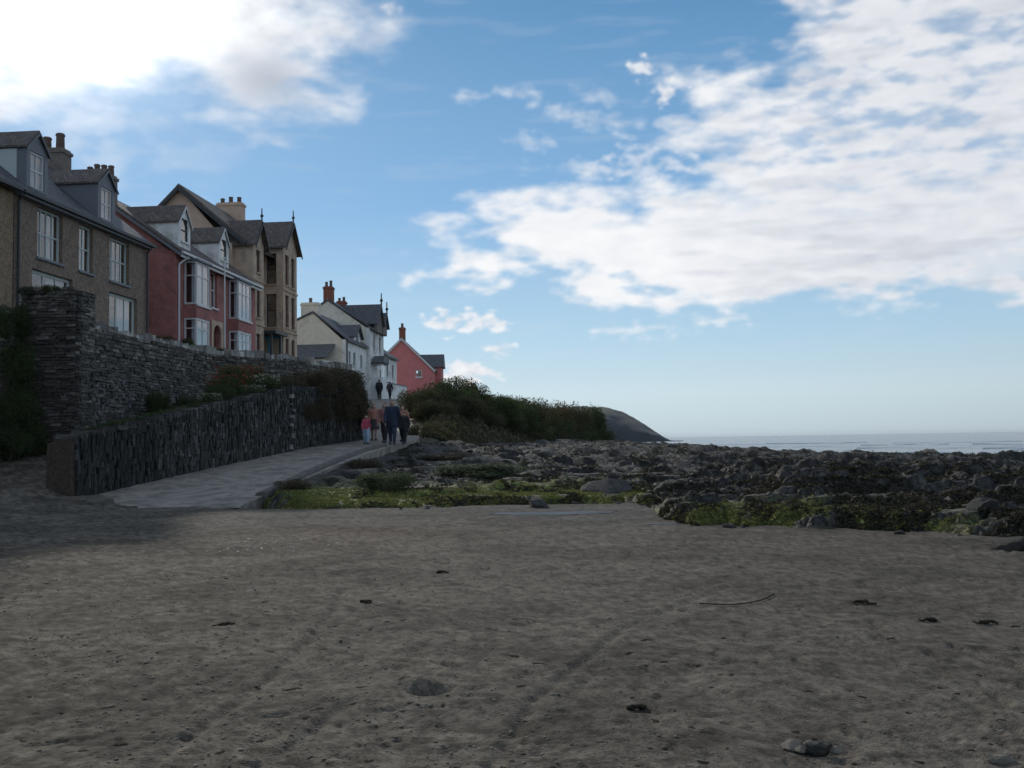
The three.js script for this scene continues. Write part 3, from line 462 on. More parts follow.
// ---- red rendered house with box bays
{
  const gy = 5.95, E = 11.85 - gy, RY = 15.0 - gy, D = 8.8, W = 12, h = house('red_house', 'dark red rendered house with white two storey box bays and white dormers', 51.4, gy);
  const bays = [[0.95, 2.75, 0.7], [7.3, 9.5, 0.62]], mid = { c: 5.1, w: 0.95, h: 2.05, y: 9.45 - gy }, door = { c: 5.4, w: 1.15, h: 2.5, y: 0.02, arch: true };
  const backs = bays.flatMap(([a, b]) => [{ c: (a + b) / 2, w: b - a - 0.3, y: 9.1 - gy, h: 2.2 }, { c: (a + b) / 2, w: b - a - 0.3, y: 6.75 - gy, h: 1.6 }]);
  wall(h, M.red, 'front', 0, 0.4, rect(0, W, -0.4, E - 0.02), [mid, door, ...backs]);
  wall(h, M.red, 'side', 0, 0.4, gable(D - 0.4, E - 0.02, -4.4, RY - 0.02, E - 0.02, -0.4, 0.4));
  mesh('wall', [box(0, W, -0.4, E - 0.02, -D, -D + 0.4)], M.red, h); wall(h, M.red, 'side', W - 0.4, 0.4, gable(D - 0.4, E - 0.02, -4.4, RY - 0.02, E - 0.02, -0.4, 0.4));
  for (const [a, b, p] of bays) {
    const c = (a + b) / 2, w = b - a, f1 = { c, w: w - 0.06, y: 9.1 - gy, h: 2.3 }, f0 = { c, w: w - 0.06, y: 6.75 - gy, h: 1.62 }, s1 = { c: p / 2 + 0.01, w: p - 0.04, y: f1.y, h: f1.h }, s0 = { ...s1, y: f0.y, h: f0.h };
    const bay = mesh('bay', [box(a, b, f0.y + f0.h + 0.01, f1.y - 0.01, 0.005, p)], M.red, h); mesh('plinth', [box(a, b, -0.3, f0.y - 0.01, 0.005, p)], M.red, bay);
    mesh('bay_roof', [box(a - 0.1, b + 0.1, f1.y + f1.h + 0.01, f1.y + f1.h + 0.12, 0.005, p + 0.12)], M.lead, bay);
    for (const [f, s] of [[f1, s1], [f0, s0]]) {
      glaze(h, 'front', p, f, M.paint, { cols: w > 2 ? 3 : 2, rows: 2, fr: 0.1, transom: 0.68, deep: 0.01, sill: M.paint, curtain: 'full' });
      glaze(h, 'side', a, s, M.paint, { cols: 1, rows: 2, fr: 0.09, transom: 0.68, deep: 0.01, sill: null, curtain: 'none' });
      const far = glaze(h, 'side', b, s, M.paint, { cols: 1, rows: 2, fr: 0.09, transom: 0.68, deep: 0.01, sill: null, curtain: 'none' }); far.rotation.y = Math.PI / 2;
    }
  }
  glaze(h, 'front', 0, mid, M.paint, { cols: 1, rows: 2, deep: 0.14 });
  const dr = mesh('door', [box(-0.56, 0.56, 0.02, 1.95, -0.3, -0.24), box(-0.4, 0.4, 1.1, 1.8, -0.24, -0.22)], M.door, h); dr.position.x = 5.4; mesh('handle', [new THREE.SphereGeometry(0.05, 8, 6).translate(0.42, 1, -0.2)], M.lead, dr);
  const arch = new THREE.Shape(); arch.moveTo(-0.85, 0); arch.lineTo(-0.85, 2.75); arch.lineTo(0.85, 2.75); arch.lineTo(0.85, 0); arch.lineTo(0.58, 0); arch.lineTo(0.58, 1.94); arch.absarc(0, 1.94, 0.58, 0, Math.PI, false); arch.lineTo(-0.58, 0);
  mesh('door_surround', [new THREE.ExtrudeGeometry(arch, { depth: 0.1, bevelEnabled: false }).translate(5.4, 0.02, 0.004)], M.cream, h);
  pitch(h, M.slateBrown, -0.2, W + 0.05, 0.38, E - 0.28, -4.4, RY, -D - 0.3, E - 0.28);
  mesh('fascia', [box(-0.18, W, E - 0.42, E - 0.2, 0.3, 0.36)], M.paint, h); gutter(h, M.paint, -0.2, W + 0.05, 0.45, E - 0.13);
  mesh('bargeboard', [prism([[-0.38, E - 0.42], [4.4, RY - 0.16], [9.1, E - 0.42], [9.1, E - 0.26], [4.4, RY + 0.01], [-0.38, E - 0.26]], 0.06, ALONG_X).translate(-0.27, 0, 0)], M.lead, h);
  mesh('downpipe', [bar([0.15, 0, 0.1], [0.15, E - 0.75, 0.1], 0.055, 8), bar([0.15, E - 0.75, 0.1], [0.6, E - 0.3, 0.42], 0.055, 8)], M.paint, h);
  const dm = { body: M.white, roof: M.slateBrown, trim: M.paint, frame: M.dark, ww: 0.95, wh: 1.25, wy: 12.62 - gy, g: { cols: 1, rows: 2, fr: 0.06, deep: 0.05, sill: M.paint, curtain: 'none' } };
  dormer(h, 1.85, 1.55, E + 0.25, 13.65 - gy, 14.55 - gy, -0.35, -3.4, dm); dormer(h, 7.5, 1.55, E + 0.25, 13.65 - gy, 14.55 - gy, -0.35, -3.4, dm);
  chimney(h, M.render, 0.05, 0.7, -5.1, -3.55, RY - 1, 16.0 - gy, 4, 0.6, 'z', 0.14);
}
// ---- tall cream house with gabled bays
{
  const gy = 6, E = 14.75 - gy, RY = 18.45 - gy, ZM = -1.7, D = 9.8, W = 9.4, h = house('cream_house', 'tall three storey cream house with two gabled bays and roof finials', 63.75, gy);
  wall(h, M.cream, 'front', ZM, 0.35, rect(0, W, -0.4, E - 0.02), [{ c: 3.9, w: 0.9, h: 2, y: 12.9 - gy }, { c: 3.9, w: 0.9, h: 2.1, y: 9.9 - gy }, ...[12.3, 9.5, 6.5].flatMap((y) => [{ c: 1.42, w: 1.6, h: 2.3, y: y - gy }, { c: 6.78, w: 2.5, h: 2.3, y: y - gy }])]); // the bays open into the rooms
  for (const y of [12.9, 9.9]) glaze(h, 'front', ZM, { c: 3.9, w: 0.9, h: y > 12 ? 2 : 2.1, y: y - gy }, M.dark, { cols: 1, rows: 2, curtain: 'none', sill: M.cream });
  wall(h, M.tan, 'side', 0, 0.35, gable(D - 0.35, E - 0.02, -5.2, RY - 0.02, E - 0.9, -0.4, -ZM + 0.35));
  mesh('wall', [box(0, W, -0.4, E - 0.92, -D, -D + 0.35)], M.cream, h); wall(h, M.cream, 'side', W - 0.35, 0.35, gable(D - 0.35, E - 0.02, -5.2, RY - 0.02, E - 0.9, -0.4, -ZM + 0.35));
  pitch(h, M.slateBrown, -0.25, W + 0.2, -0.75, E - 0.1, -5.2, RY, -D - 0.2, E - 1.05, 0.2);
  mesh('bargeboard', [prism([[0.75, E - 0.3], [5.2, RY - 0.22], [10, E - 1.25], [10, E - 1.02], [5.2, RY + 0.02], [0.75, E - 0.06]], 0.08, ALONG_X).translate(-0.34, 0, 0)], M.dark, h);
  chimney(h, M.tan, W - 0.9, W - 0.1, -6.1, -4.2, RY - 1, 19.55 - gy, 3, 0.45, 'z', 0.15);
  const bayOf = (x0, x1, zf, eave, apex, rows) => {
    const c = (x0 + x1) / 2, fw = rows.flatMap(([y, hh]) => (x1 - x0 > 2.8 ? [-0.68, 0.68] : [0]).map((o) => ({ c: c + o, w: 0.82, h: hh, y: y - gy }))), sw = rows.slice(0, 2).map(([y, hh]) => ({ c: zf - 0.85, w: 0.72, h: hh, y: y - gy }));
    const b = wall(h, M.cream, 'front', zf, 0.3, [[x0, -0.3], [x1, -0.3], [x1, eave], [c, apex - 0.02], [x0, eave]], fw, 'bay');
    wall(h, M.cream, 'side', x0, 0.3, rect(-zf + 0.3, -ZM + 0.4, -0.3, eave - 0.02), zf > -0.2 ? sw : [], 'bay_side', b); wall(h, M.cream, 'side', x1 - 0.3, 0.3, rect(-zf + 0.3, -ZM + 0.4, -0.3, eave - 0.02), [], 'bay_side', b);
    for (const w of fw) glaze(h, 'front', zf, w, M.door, { cols: 1, rows: 2, fr: 0.07, curtain: 'none', sill: M.cream });
    if (zf > -0.2) for (const w of sw) glaze(h, 'side', x0, w, M.dark, { cols: 1, rows: 2, fr: 0.06, curtain: 'none', sill: M.cream });
    const r = crossPitch(h, M.slateBrown, x0, x1, zf + 0.3, -4.6, eave, apex, 0.12, 0.28); barge(r, M.dark, x0, x1, zf + 0.302, eave, apex, 0.29, 0.16);
    finial(r, c, apex + 0.05, zf + 0.25, 1.15);
    mesh('string_course', [box(x0 - 0.05, x1 + 0.05, 12.35 - gy, 12.5 - gy, zf + 0.003, zf + 0.07), box(x0 - 0.05, x1 + 0.05, 9.45 - gy, 9.58 - gy, zf + 0.003, zf + 0.07)], M.cream, b);
  };
  bayOf(0.35, 2.5, -0.45, 14.9 - gy, 16.35 - gy, [[12.95, 1.5], [9.95, 2.0], [7.0, 1.9]]);
  bayOf(5.2, 8.35, 0, 15.6 - gy, 17.4 - gy, [[12.8, 2.15], [9.8, 2.3], [6.9, 2.15]]);
  const porch = mesh('porch', [box(2.52, 5.18, 9.05 - gy, 9.25 - gy, -1.68, 0.35), box(2.6, 2.75, 0, 9.04 - gy, -0.1, 0.05), box(3.9, 4.05, 0, 9.04 - gy, 0.1, 0.25)], M.dark, h);
  mesh('glazed_door', [box(4.1, 4.16, 0, 9.04 - gy, -1.55, -1.4), box(4.1, 4.16, 0, 9.04 - gy, -0.75, -0.62), box(4.1, 4.16, 0, 9.04 - gy, 0.08, 0.22), box(4.1, 4.16, 8.85 - gy, 9.04 - gy, -1.4, 0.08), box(4.1, 4.16, 0, 0.5, -1.4, 0.08)], M.teal, porch);
  mesh('pane', [box(4.12, 4.13, 0.5, 8.84 - gy, -1.4, -0.75), box(4.12, 4.13, 0.5, 8.84 - gy, -0.62, 0.08)], M.glass, porch);
}
// ---- white cottage, with a lean-to on its near end
{
  const gy = 6, E = 10.65 - gy, RY = 13.0 - gy, D = 7.2, W = 7.6, h = house('white_cottage', 'low white cottage with a lean-to at its near end and a gabled half dormer', 86, gy);
  const fw = [[1.3, 8.6, 0.7, 1.1], [3.0, 8.5, 0.8, 1.2], [5.6, 8.5, 0.8, 1.2], [1.3, 6.6, 0.8, 1.2], [3.2, 6.2, 0.9, 1.9], [5.6, 6.5, 1.1, 1.3]].map(([c, y, w, hh]) => ({ c, y: y - gy, w, h: hh })), dw = { c: 4.1, y: 10.55 - gy, w: 0.9, h: 1.0 };
  wall(h, M.white, 'front', 0, 0.35, [[0, -0.4], [W, -0.4], [W, E - 0.02], [5.3, E - 0.02], [5.3, 11.25 - gy], [4.1, 12.2 - gy], [2.9, 11.25 - gy], [2.9, E - 0.02], [0, E - 0.02]], [...fw, dw]);
  for (const w of [...fw, dw]) glaze(h, 'front', 0, w, M.lead, { cols: 2, rows: 2, fr: 0.06, curtain: 'none', sill: M.white });
  wall(h, M.ivory, 'side', 0, 0.35, gable(D - 0.35, E - 0.02, -2.9, RY - 0.02, E + 0.6, -0.4, 0.35)); mesh('wall', [box(0, W, -0.4, E + 0.5, -D, -D + 0.35)], M.white, h);
  pitch(h, M.slate, -0.1, W, 0.25, E - 0.2, -2.9, RY, -D - 0.2, E + 0.4); crossPitch(h, M.slate, 2.9, 5.3, 0.3, -3, 11.25 - gy, 12.25 - gy, 0.1, 0.2);
  chimney(h, M.ivory, 0.05, 0.75, -4.0, -2.45, RY - 1, 13.95 - gy, 1, 0.5);
  mesh('downpipe', [bar([0.1, 0, 0.08], [0.1, E - 0.3, 0.08], 0.06, 8)], M.dark, h);
  const lean = mesh('lean_to', [prism([[1.2, 0], [6.4, 0], [6.4, 8.7 - gy], [1.2, 8.7 - gy]], 2.6, ALONG_X).translate(-2.65, 0, 0)], M.white, h);
  const g = new THREE.BoxGeometry(3.1, 0.12, 5.6).rotateZ(0.46).translate(-1.42, 9.5 - gy, -3.75); mesh('lean_to_roof', [g], M.slate, lean);
}
// ---- cream villa with two gables to the sea
{
  const gy = 6, E = 12.55 - gy, RY = 15.2 - gy, D = 8, W = 6, h = house('cream_villa', 'cream villa with a red brick chimney and two slate gables behind the white cottage', 93.75, gy), zf = 0.3;
  const fw = [[1.9, 10.4], [4.4, 10.4], [4.6, 7.2]].map(([c, y]) => ({ c, y: y - gy, w: 0.9, h: 1.6 }));
  wall(h, M.white, 'front', zf, 0.35, rect(0, W, -0.4, E - 0.02), fw); for (const w of fw) glaze(h, 'front', zf, w, M.lead, { cols: 1, rows: 2, fr: 0.06, curtain: 'none', sill: M.white });
  wall(h, M.ivory, 'side', 0, 0.35, gable(D - 0.35, E - 0.02, -3.75, RY - 0.02, E - 0.02, -0.4, 0.36 - zf)); mesh('wall', [box(0, W, -0.4, E - 0.02, -D, -D + 0.35)], M.ivory, h);
  pitch(h, M.slate, -0.12, W, 0.6, E - 0.25, -3.75, RY, -D - 0.2, E - 0.25);
  chimney(h, M.brick, 0.1, 0.9, -4.2, -3.35, RY - 0.8, 16.6 - gy, 2, 0.55, 'z', 0.13); chimney(h, M.brick, 5.2, 5.9, -4.3, -3.4, RY - 0.8, 15.9 - gy, 2, 0.4, 'z', 0.13);
  for (const [a, b, ap, z] of [[1.0, 3.4, 14.9, 0.75], [4.0, 5.8, 14.4, 0.7]]) { const s = mesh('gable_wall', [prism([[a, E - 0.3], [b, E - 0.3], [b, 13.2 - gy], [(a + b) / 2, ap - gy - 0.02], [a, 13.2 - gy]], 0.3).translate(0, 0, z - 0.3)], M.render, h); crossPitch(h, M.slate, a, b, z + 0.25, -3.2, 13.2 - gy, ap - gy, 0.1, 0.2, s); finial(s, (a + b) / 2, ap - gy, z + 0.2, 1.6); }
  const bay = mesh('bay', [box(0.4, 2.6, -0.3, 7.75 - gy, zf + 0.005, 1.3)], M.paint, h);
  mesh('bay_roof', [box(0.2, 2.8, 9.1 - gy, 9.2 - gy, zf + 0.01, 1.45), prism([[0.15, 9.2 - gy], [2.85, 9.2 - gy], [2.3, 9.85 - gy], [0.7, 9.85 - gy]], 1.05).translate(0, 0, zf + 0.2)], M.slate, bay);
  glaze(h, 'front', 1.3, { c: 1.5, w: 2.15, h: 1.33, y: 7.76 - gy }, M.paint, { cols: 3, rows: 1, deep: 0.01, curtain: 'none', sill: null }); glaze(h, 'side', 0.41, { c: 0.83, w: 0.92, h: 1.33, y: 7.76 - gy }, M.paint, { cols: 1, rows: 1, deep: 0.01, curtain: 'none', sill: null });
}
{
  const gy = 6.1, E = 10.5 - gy, RY = 12.9 - gy, W = 6.2, D = 7, h = house('white_end_house', 'narrow white house front at the far end of the row, left of the pink gable', 99.9, gy);
  const fw = [[1.6, 8.4], [4.2, 8.4], [4.2, 6.5]].map(([c, y]) => ({ c, y: y - gy, w: 0.9, h: 1.3 }));
  wall(h, M.white, 'front', 0.3, 0.35, rect(0, W, -0.4, E - 0.02), fw); for (const w of fw) glaze(h, 'front', 0.3, w, M.lead, { cols: 1, rows: 2, fr: 0.06, curtain: 'none', sill: M.white });
  mesh('wall', [box(0, W, -0.4, E - 0.02, -D, -D + 0.35)], M.white, h); wall(h, M.white, 'side', W - 0.35, 0.35, gable(D - 0.35, E - 0.02, -3.2, RY - 0.02, E - 0.02, -0.4, 0.06));
  pitch(h, M.slate, 0.01, W + 0.1, 0.6, E - 0.25, -3.2, RY, -D - 0.2, E - 0.25);
}
// ---- pink gable beyond the lane
{
  const gy = 6.3, h = thing('pink_house', 'bright pink house end with a white edged gable and one brick chimney', 'house', [-13.05, gy, -118], 0, 'houses along the sea front'), ap = 13.9 - gy, ev = 10.4 - gy, X = 3.65;
  const s = new THREE.Shape([[-X, -0.5], [X, -0.5], [X, ev], [0, ap], [-X, ev]].map(([x, y]) => new THREE.Vector2(x, y))), w = { c: 2.0, w: 0.75, h: 0.85, y: 9.3 - gy };
  wall(h, M.pink, 'front', 0, 0.35, [[-X, -0.5], [X, -0.5], [X, ev], [0, ap], [-X, ev]], [w]); glaze(h, 'front', 0, w, M.paint, { cols: 2, rows: 1, curtain: 'none', deep: 0.05, fr: 0.09 });
  mesh('wall', [box(-X, -X + 0.35, -0.5, ev - 0.02, -9, -0.352), box(X - 0.35, X, -0.5, ev - 0.02, -9, -0.352), box(-X + 0.35, X - 0.35, -0.5, ev - 0.02, -9, -8.65)], M.pink, h);
  const r = crossPitch(h, M.slate, -X, X, 0.15, -9, ev, ap, 0.15, 0.3); barge(r, M.paint, -X, X, 0.152, ev, ap + 0.14, 0.31, 0.28);
  chimney(h, M.brick, -0.35, 0.35, -1.2, -0.4, ap - 0.6, 15.35 - gy, 1, 0.6, 'z', 0.15);
  mesh('rear_wing', [box(1.5, 4.4, -0.5, 10.9 - gy, -7.6, -4)], M.pink, h); mesh('rear_wing_roof', [prism([[3.7, 10.8 - gy], [7.9, 10.8 - gy], [5.8, 12.5 - gy]], 3.3, ALONG_X).translate(1.35, 0, 0)], M.slate, h);
  mesh('shed_roof', [prism([[4.42, 8.6 - gy], [6.4, 7.4 - gy], [6.4, 7.2 - gy], [4.42, 7.2 - gy]], 2.5).translate(0, 0, -4)], M.slateBrown, h);
}

// ---------------------------------------------------------------- stone walls
function roughBox(seed, j = 0.08) {
  const g = new THREE.BoxGeometry(1, 1, 1), p = g.attributes.position, r = rng(seed), key = new Map();
  for (let i = 0; i < p.count; i++) { const k = [p.getX(i), p.getY(i), p.getZ(i)].join(); if (!key.has(k)) key.set(k, [r(), r(), r()].map((v) => (v - 0.5) * 2 * j)); const o = key.get(k); p.setXYZ(i, p.getX(i) + o[0], p.getY(i) + o[1], p.getZ(i) + o[2]); }
  const q = g.toNonIndexed(); q.computeVertexNormals(); return q;
}
function tinted(g, c) { const q = g.clone(), a = new Float32Array(q.attributes.position.count * 3); for (let i = 0; i < a.length; i += 3) { a[i] = c[0]; a[i + 1] = c[1]; a[i + 2] = c[2]; } q.setAttribute('color', new THREE.BufferAttribute(a, 3)); return q; }
const UNITS = []; { const r = rng(70); for (let i = 0; i < 24; i++) { const l = 0.5 + 0.75 * r() + (r() < 0.1 ? 0.7 : 0), w = 0.06 * (r() - 0.3); UNITS.push(planarUV(clean(tinted(roughBox(700 + i, 0.1), [l * (1 + w), l, l * (1 - w)])))); } }
const UP = new THREE.Vector3(0, 1, 0);
// stones of a face: list of { p, along, size, lean }; the largest become parts, the rest one piece
function layStones(t, name, list, single, mat = M.walling) {
  const rest = []; let n = 0;
  for (const s of list) {
    const u = UNITS[s.k % UNITS.length], q = new THREE.Quaternion().setFromAxisAngle(UP, s.turn).multiply(new THREE.Quaternion().setFromAxisAngle(new THREE.Vector3(0, 0, 1), s.lean ?? 0));
    if (n++ < single) { const m = new THREE.Mesh(u, mat); m.name = name; m.position.set(...s.p).sub(t.position); m.quaternion.copy(q); m.scale.set(...s.size); m.castShadow = m.receiveShadow = true; t.add(m); }
    else rest.push(u.clone().applyMatrix4(new THREE.Matrix4().compose(new THREE.Vector3(...s.p).sub(t.position), q, new THREE.Vector3(...s.size))));
  }
  if (rest.length) { const m = mesh(name + '_facing', rest, mat, t); m.userData.kind = 'stuff'; }
}
function course(pts, y0, y1, o, r) { // pts: [x, d] along the face; y0, y1 functions of 0..1; courses of thin stones
  const out = [], [a, b] = pts, L = Math.hypot(b[0] - a[0], b[1] - a[1]), turn = Math.atan2(b[1] - a[1], b[0] - a[0]);
  let y = Math.min(y0(0), y0(1));
  while (y < Math.max(y1(0), y1(1))) {
    const hh = o.h0 + (o.h1 - o.h0) * r(); let s = -0.2 * r();
    while (s < L) { const l = o.l0 + (o.l1 - o.l0) * r(), m = clamp((s + l / 2) / L); if (y + hh > y0(m) && y + hh * 0.6 < y1(m)) { const e0 = Math.max(s, 0), e1 = Math.min(s + l, L), c = (e0 + e1) / 2 / L, pr = (r() - 0.5) * o.proud, nx = Math.sin(turn), nd = -Math.cos(turn); if (e1 - e0 > 0.05) out.push({ p: [lerp(a[0], b[0], c) + nx * pr, y + hh / 2, -(lerp(a[1], b[1], c) + nd * pr)], size: [(e1 - e0) * 0.93, hh * 0.86, 0.22], turn, lean: (r() - 0.5) * 0.05, k: Math.floor(r() * 24) }); } s += l; }
    y += hh;
  }
  return out;
}
{ // low sea wall of upright slates
  const t = thing('sea_wall', 'low dark sea wall of upright slates beside the ramp, with a rusty brown end', 'wall', [-12.3, 0, -28]), r = rng(71), W = 0.85;
  const ds = []; for (let d = 28; d <= 45.2; d += 0.43) ds.push(d);
  const dir = new THREE.Vector2(0.311, 0.95), nrm = [0.95, -0.311]; // to the ramp side (x, d)
  const sec = ds.map((d) => ({ x: lowX(d), d, b: table(LOW.d, LOW.base, d) - 0.5, t: table(LOW.d, LOW.top, d) }));
  const core = grid(3, sec.length - 1, (i, j) => { const s = sec[j], o = [[0.02, s.b], [-0.09, s.t - 0.1], [-W + 0.05, s.t - 0.1], [-W, s.b]][i]; return [s.x + nrm[0] * o[0] + 12.3, o[1], -(s.d + nrm[1] * o[0]) + 28]; });
  mesh('core', core, M.core, t);
  const last = sec[sec.length - 1]; mesh('far_end', [box(-W, 0.02, last.b, last.t - 0.1, -0.05, 0.05).rotateY(-Math.atan2(nrm[1], nrm[0])).translate(last.x + 12.3, 0, -(last.d + 0.05) + 28)], M.core, t);
  const turn = Math.atan2(nrm[1], nrm[0]);
  const end = mesh('wall_end', [prism([[-0.86, -0.3], [0.02, -0.4], [-0.03, 1.86], [-0.5, 1.84], [-0.82, 1.72]], 0.16).rotateY(turn).translate(0, 0, 0.02)], M.rust, t); end.userData.label = 'rust brown flat end of the sea wall';
  const face = [];
  for (let j = 0; j < sec.length - 1; j++) { // rows of slates on the ramp side
    for (let k = 0; k < 6; k++) {
      const s0 = lerp(sec[j].d, sec[j + 1].d, (k + r() * 0.7) / 6), b = table(LOW.d, LOW.base, s0) - 0.1, tp = table(LOW.d, LOW.top, s0); let y = b + 0.15 * r();
      while (y < tp - 0.12) { const s = clamp(s0 + 0.16 * (r() - 0.5), 28.02, 45.2), x = lowX(s), hh = Math.min(0.16 + 0.3 * r(), tp - y + 0.05 * r()), bat = -0.09 * clamp((y - b) / (tp - b)), pr = bat + 0.05 * (r() - 0.4); face.push({ p: [x + nrm[0] * pr, y + hh / 2, -(s + nrm[1] * pr)], size: [0.045 + 0.065 * r(), hh * 0.97, 0.16 + 0.05 * r()], turn: Math.PI / 2 - Math.atan2(dir.x, dir.y) + 0.25 * (r() - 0.5), lean: (r() - 0.5) * 0.14, k: Math.floor(r() * 24) }); y += hh; }
    }
  }
  layStones(t, 'slate', face, 300, M.slateFace);
  for (let y = 1.5; y < 3.7; y += 0.18 + 0.3 * r()) { const q = mesh('pale_quoin', UNITS[Math.floor(r() * 24)], M.copePale ??= std({ map: mottled([0.19, 0.18, 0.165], 0.6, 12, 1, 26), vertexColors: true }), t), d = 39 + 0.3 * (r() - 0.5); q.position.set(lowX(d) + 0.03 + 12.3, y, -d + 28); q.scale.set(0.12 + 0.16 * r(), 0.07 + 0.12 * r(), 0.22); q.rotation.y = Math.atan2(dir.y, dir.x); }
  const cope = []; for (let d = 28.3; d < 45; d += 0.36 + 0.2 * r()) { const o = -0.42 + 0.06 * (r() - 0.5); cope.push({ p: [lowX(d) + nrm[0] * o, table(LOW.d, LOW.top, d) - 0.06 + 0.02 * r(), -(d + nrm[1] * o)], size: [0.38, 0.13, 0.84], turn: Math.atan2(dir.y, dir.x), k: Math.floor(r() * 24) }); }
  layStones(t, 'coping_stone', cope, 60);
}
{ // tall retaining wall below the terrace
  const t = thing('retaining_wall', 'tall grey rubble retaining wall with rough pale coping stones below the houses', 'wall', [-15.5, 1.5, -35.3]), r = rng(72), st = { h0: 0.09, h1: 0.17, l0: 0.22, l1: 0.6, proud: 0.07 };
  const P = [[-15.5, 35.3], [-14.4, 46.4], [-11.7, 51], [-9.35, 59]], base = [1.5, 3.0, 3.6, 3.4], top = [5.95, 5.98, 6.0, 6.0];
  const cores = []; for (let i = 0; i < 3; i++) { const [a, b] = [P[i], P[i + 1]], L = Math.hypot(b[0] - a[0], b[1] - a[1]); cores.push(box(0, L, Math.min(base[i], base[i + 1]) - 0.3, top[i] - 0.06, -0.62, -0.06).rotateY(Math.atan2(b[1] - a[1], b[0] - a[0])).translate(a[0], 0, -a[1])); }
  // the tower-like near end and the return to the left
  cores.push(box(-17.45, -15.52, 1.0, 7.25, -36.3, -35.38)); { const a = [-18.9, 24], b = [-17.46, 36.2], L = Math.hypot(b[0] - a[0], b[1] - a[1]); cores.push(box(0, L, -0.4, 6.5, -0.62, -0.06).rotateY(Math.atan2(b[1] - a[1], b[0] - a[0])).translate(a[0], 0, -a[1]), box(-31, -19.6, -0.4, 6.5, -24.6, -24)); }
  mesh('core', cores.map((g) => g.translate(15.5, -1.5, 35.3)), M.core, t);
  const near = course([[-17.45, 35.3], [-15.52, 35.3]], () => 1.2, (m) => 7.3 + 0.12 * Math.sin(m * 9), { ...st, h0: 0.07, h1: 0.14, l0: 0.2, l1: 0.5 }, r), side = course([[-15.45, 35.4], [-15.35, 36.3]], () => 1.6, () => 7.2, st, r);
  const rest = [...side, ...course(P.slice(0, 2), (m) => lerp(1.6, 3.0, m), () => 5.95, st, r), ...course(P.slice(1, 3), () => 3.4, () => 6, st, r), ...course(P.slice(2, 4), () => 3.4, (m) => 6 - 0.15 * m, st, r), ...course([[-18.9, 24], [-17.5, 36]], (m) => 1.5 * m - 0.1, (m) => 6.5 + 0.1 * Math.sin(m * 30), { ...st, l0: 0.3, l1: 0.8 }, r)];
  layStones(t, 'stone', [...near, ...rest], 300);
  const cope = []; for (let i = 0; i < 3; i++) { const [a, b] = [P[i], P[i + 1]], L = Math.hypot(b[0] - a[0], b[1] - a[1]), turn = Math.atan2(b[1] - a[1], b[0] - a[0]); for (let s = i ? 0.1 : 1.0; s < L; s += 0.24 + 0.16 * r()) { const m = s / L, hh = 0.2 + 0.26 * r(); cope.push({ p: [lerp(a[0], b[0], m) - 0.3 * Math.sin(turn), top[i] + hh / 2 - 0.1, -(lerp(a[1], b[1], m) + 0.3 * Math.cos(turn))], size: [0.2 + 0.16 * r(), hh, 0.5], turn: turn + (r() - 0.5) * 0.5, lean: (r() - 0.5) * 0.5, k: Math.floor(r() * 24) }); } }
  const paleM = M.walling; layStones(t, 'coping_stone', cope, 90);
  for (const m of t.children) if (m.name === 'coping_stone') m.material = M.copePale2 ??= std({ map: mottled([0.27, 0.26, 0.235], 0.6, 12, 1, 26), vertexColors: true });
  // limewash left on the face, a rough patch of old render
  const pr = rng(73); const flakes = []; for (let i = 0; i < 130; i++) { const d = 36.3 + 3 * pr(), y = 3.3 + 1.7 * (pr() - 0.55) * (1 + 0.4 * pr()), w = 0.04 + 0.13 * pr(), hh = 0.04 + 0.12 * pr(); flakes.push(roughBox(800 + i, 0.2).scale(0.02, hh, w).translate(table(BIG.d, BIG.x, d) + 0.115 + 15.5, y - 1.5, -d + 35.3)); }
  const f = mesh('old_limewash', flakes, std({ map: mottled([0.15, 0.15, 0.155], 0.7, 14, 1, 27) }), t); f.userData.kind = 'stuff';
}
{ // stone edging of the ramp
  const t = thing('ramp_kerb', 'dark rounded stone edging along the right side of the ramp', 'kerb', [-7, 0.2, -28.2]), r = rng(74), K = [[-7.05, 27.9], [-6.98, 28.6], [-6.68, 31.8], [-6.27, 35.1], [-5.85, 38.2], [-5.2, 40.2]];
  for (let i = 1; i < K.length; i++) { const [a, b] = [K[i - 1], K[i]], L = Math.hypot(b[0] - a[0], b[1] - a[1]), n = Math.max(1, Math.round(L / 0.95)), turn = Math.atan2(b[1] - a[1], b[0] - a[0]); for (let k = 0; k < n; k++) { const m = (k + 0.5) / n, d = lerp(a[1], b[1], m), len = L / n - 0.015, g = prism([[-0.17, -0.45], [0.17, -0.45], [0.17, 0.04], [0.13, 0.11], [0.05, 0.14], [-0.05, 0.14], [-0.13, 0.11], [-0.17, 0.04]], len).translate(0, 0, -len / 2).rotateX(Math.atan2(road(b[1]).y - road(a[1]).y, L)).rotateY(turn - Math.PI / 2), q = mesh('kerb_stone', [g], M.kerb, t); q.position.set(lerp(a[0], b[0], m) + 0.02 * (r() - 0.5), road(d).y - 0.01 + 0.012 * r(), -d).sub(t.position); } }
}
{ // white garden wall by the upper lane
  const t = thing('garden_wall', 'white rendered garden wall behind the two walkers on the upper lane', 'wall', [-14.0, 5.4, -95]), a = [-14.05, 95], b = [-11.3, 104], L = Math.hypot(b[0] - a[0], b[1] - a[1]), turn = Math.atan2(b[1] - a[1], b[0] - a[0]);
  mesh('wall', [prism([[0, -0.2], [L, 0.2], [L, 2.0], [0, 2.25]], 0.25).rotateY(turn)], M.white, t); mesh('coping', [prism([[-0.05, 2.26], [L + 0.05, 2.01], [L + 0.05, 2.1], [-0.05, 2.35]], 0.35).translate(0, 0, -0.05).rotateY(turn)], M.lead, t);
}
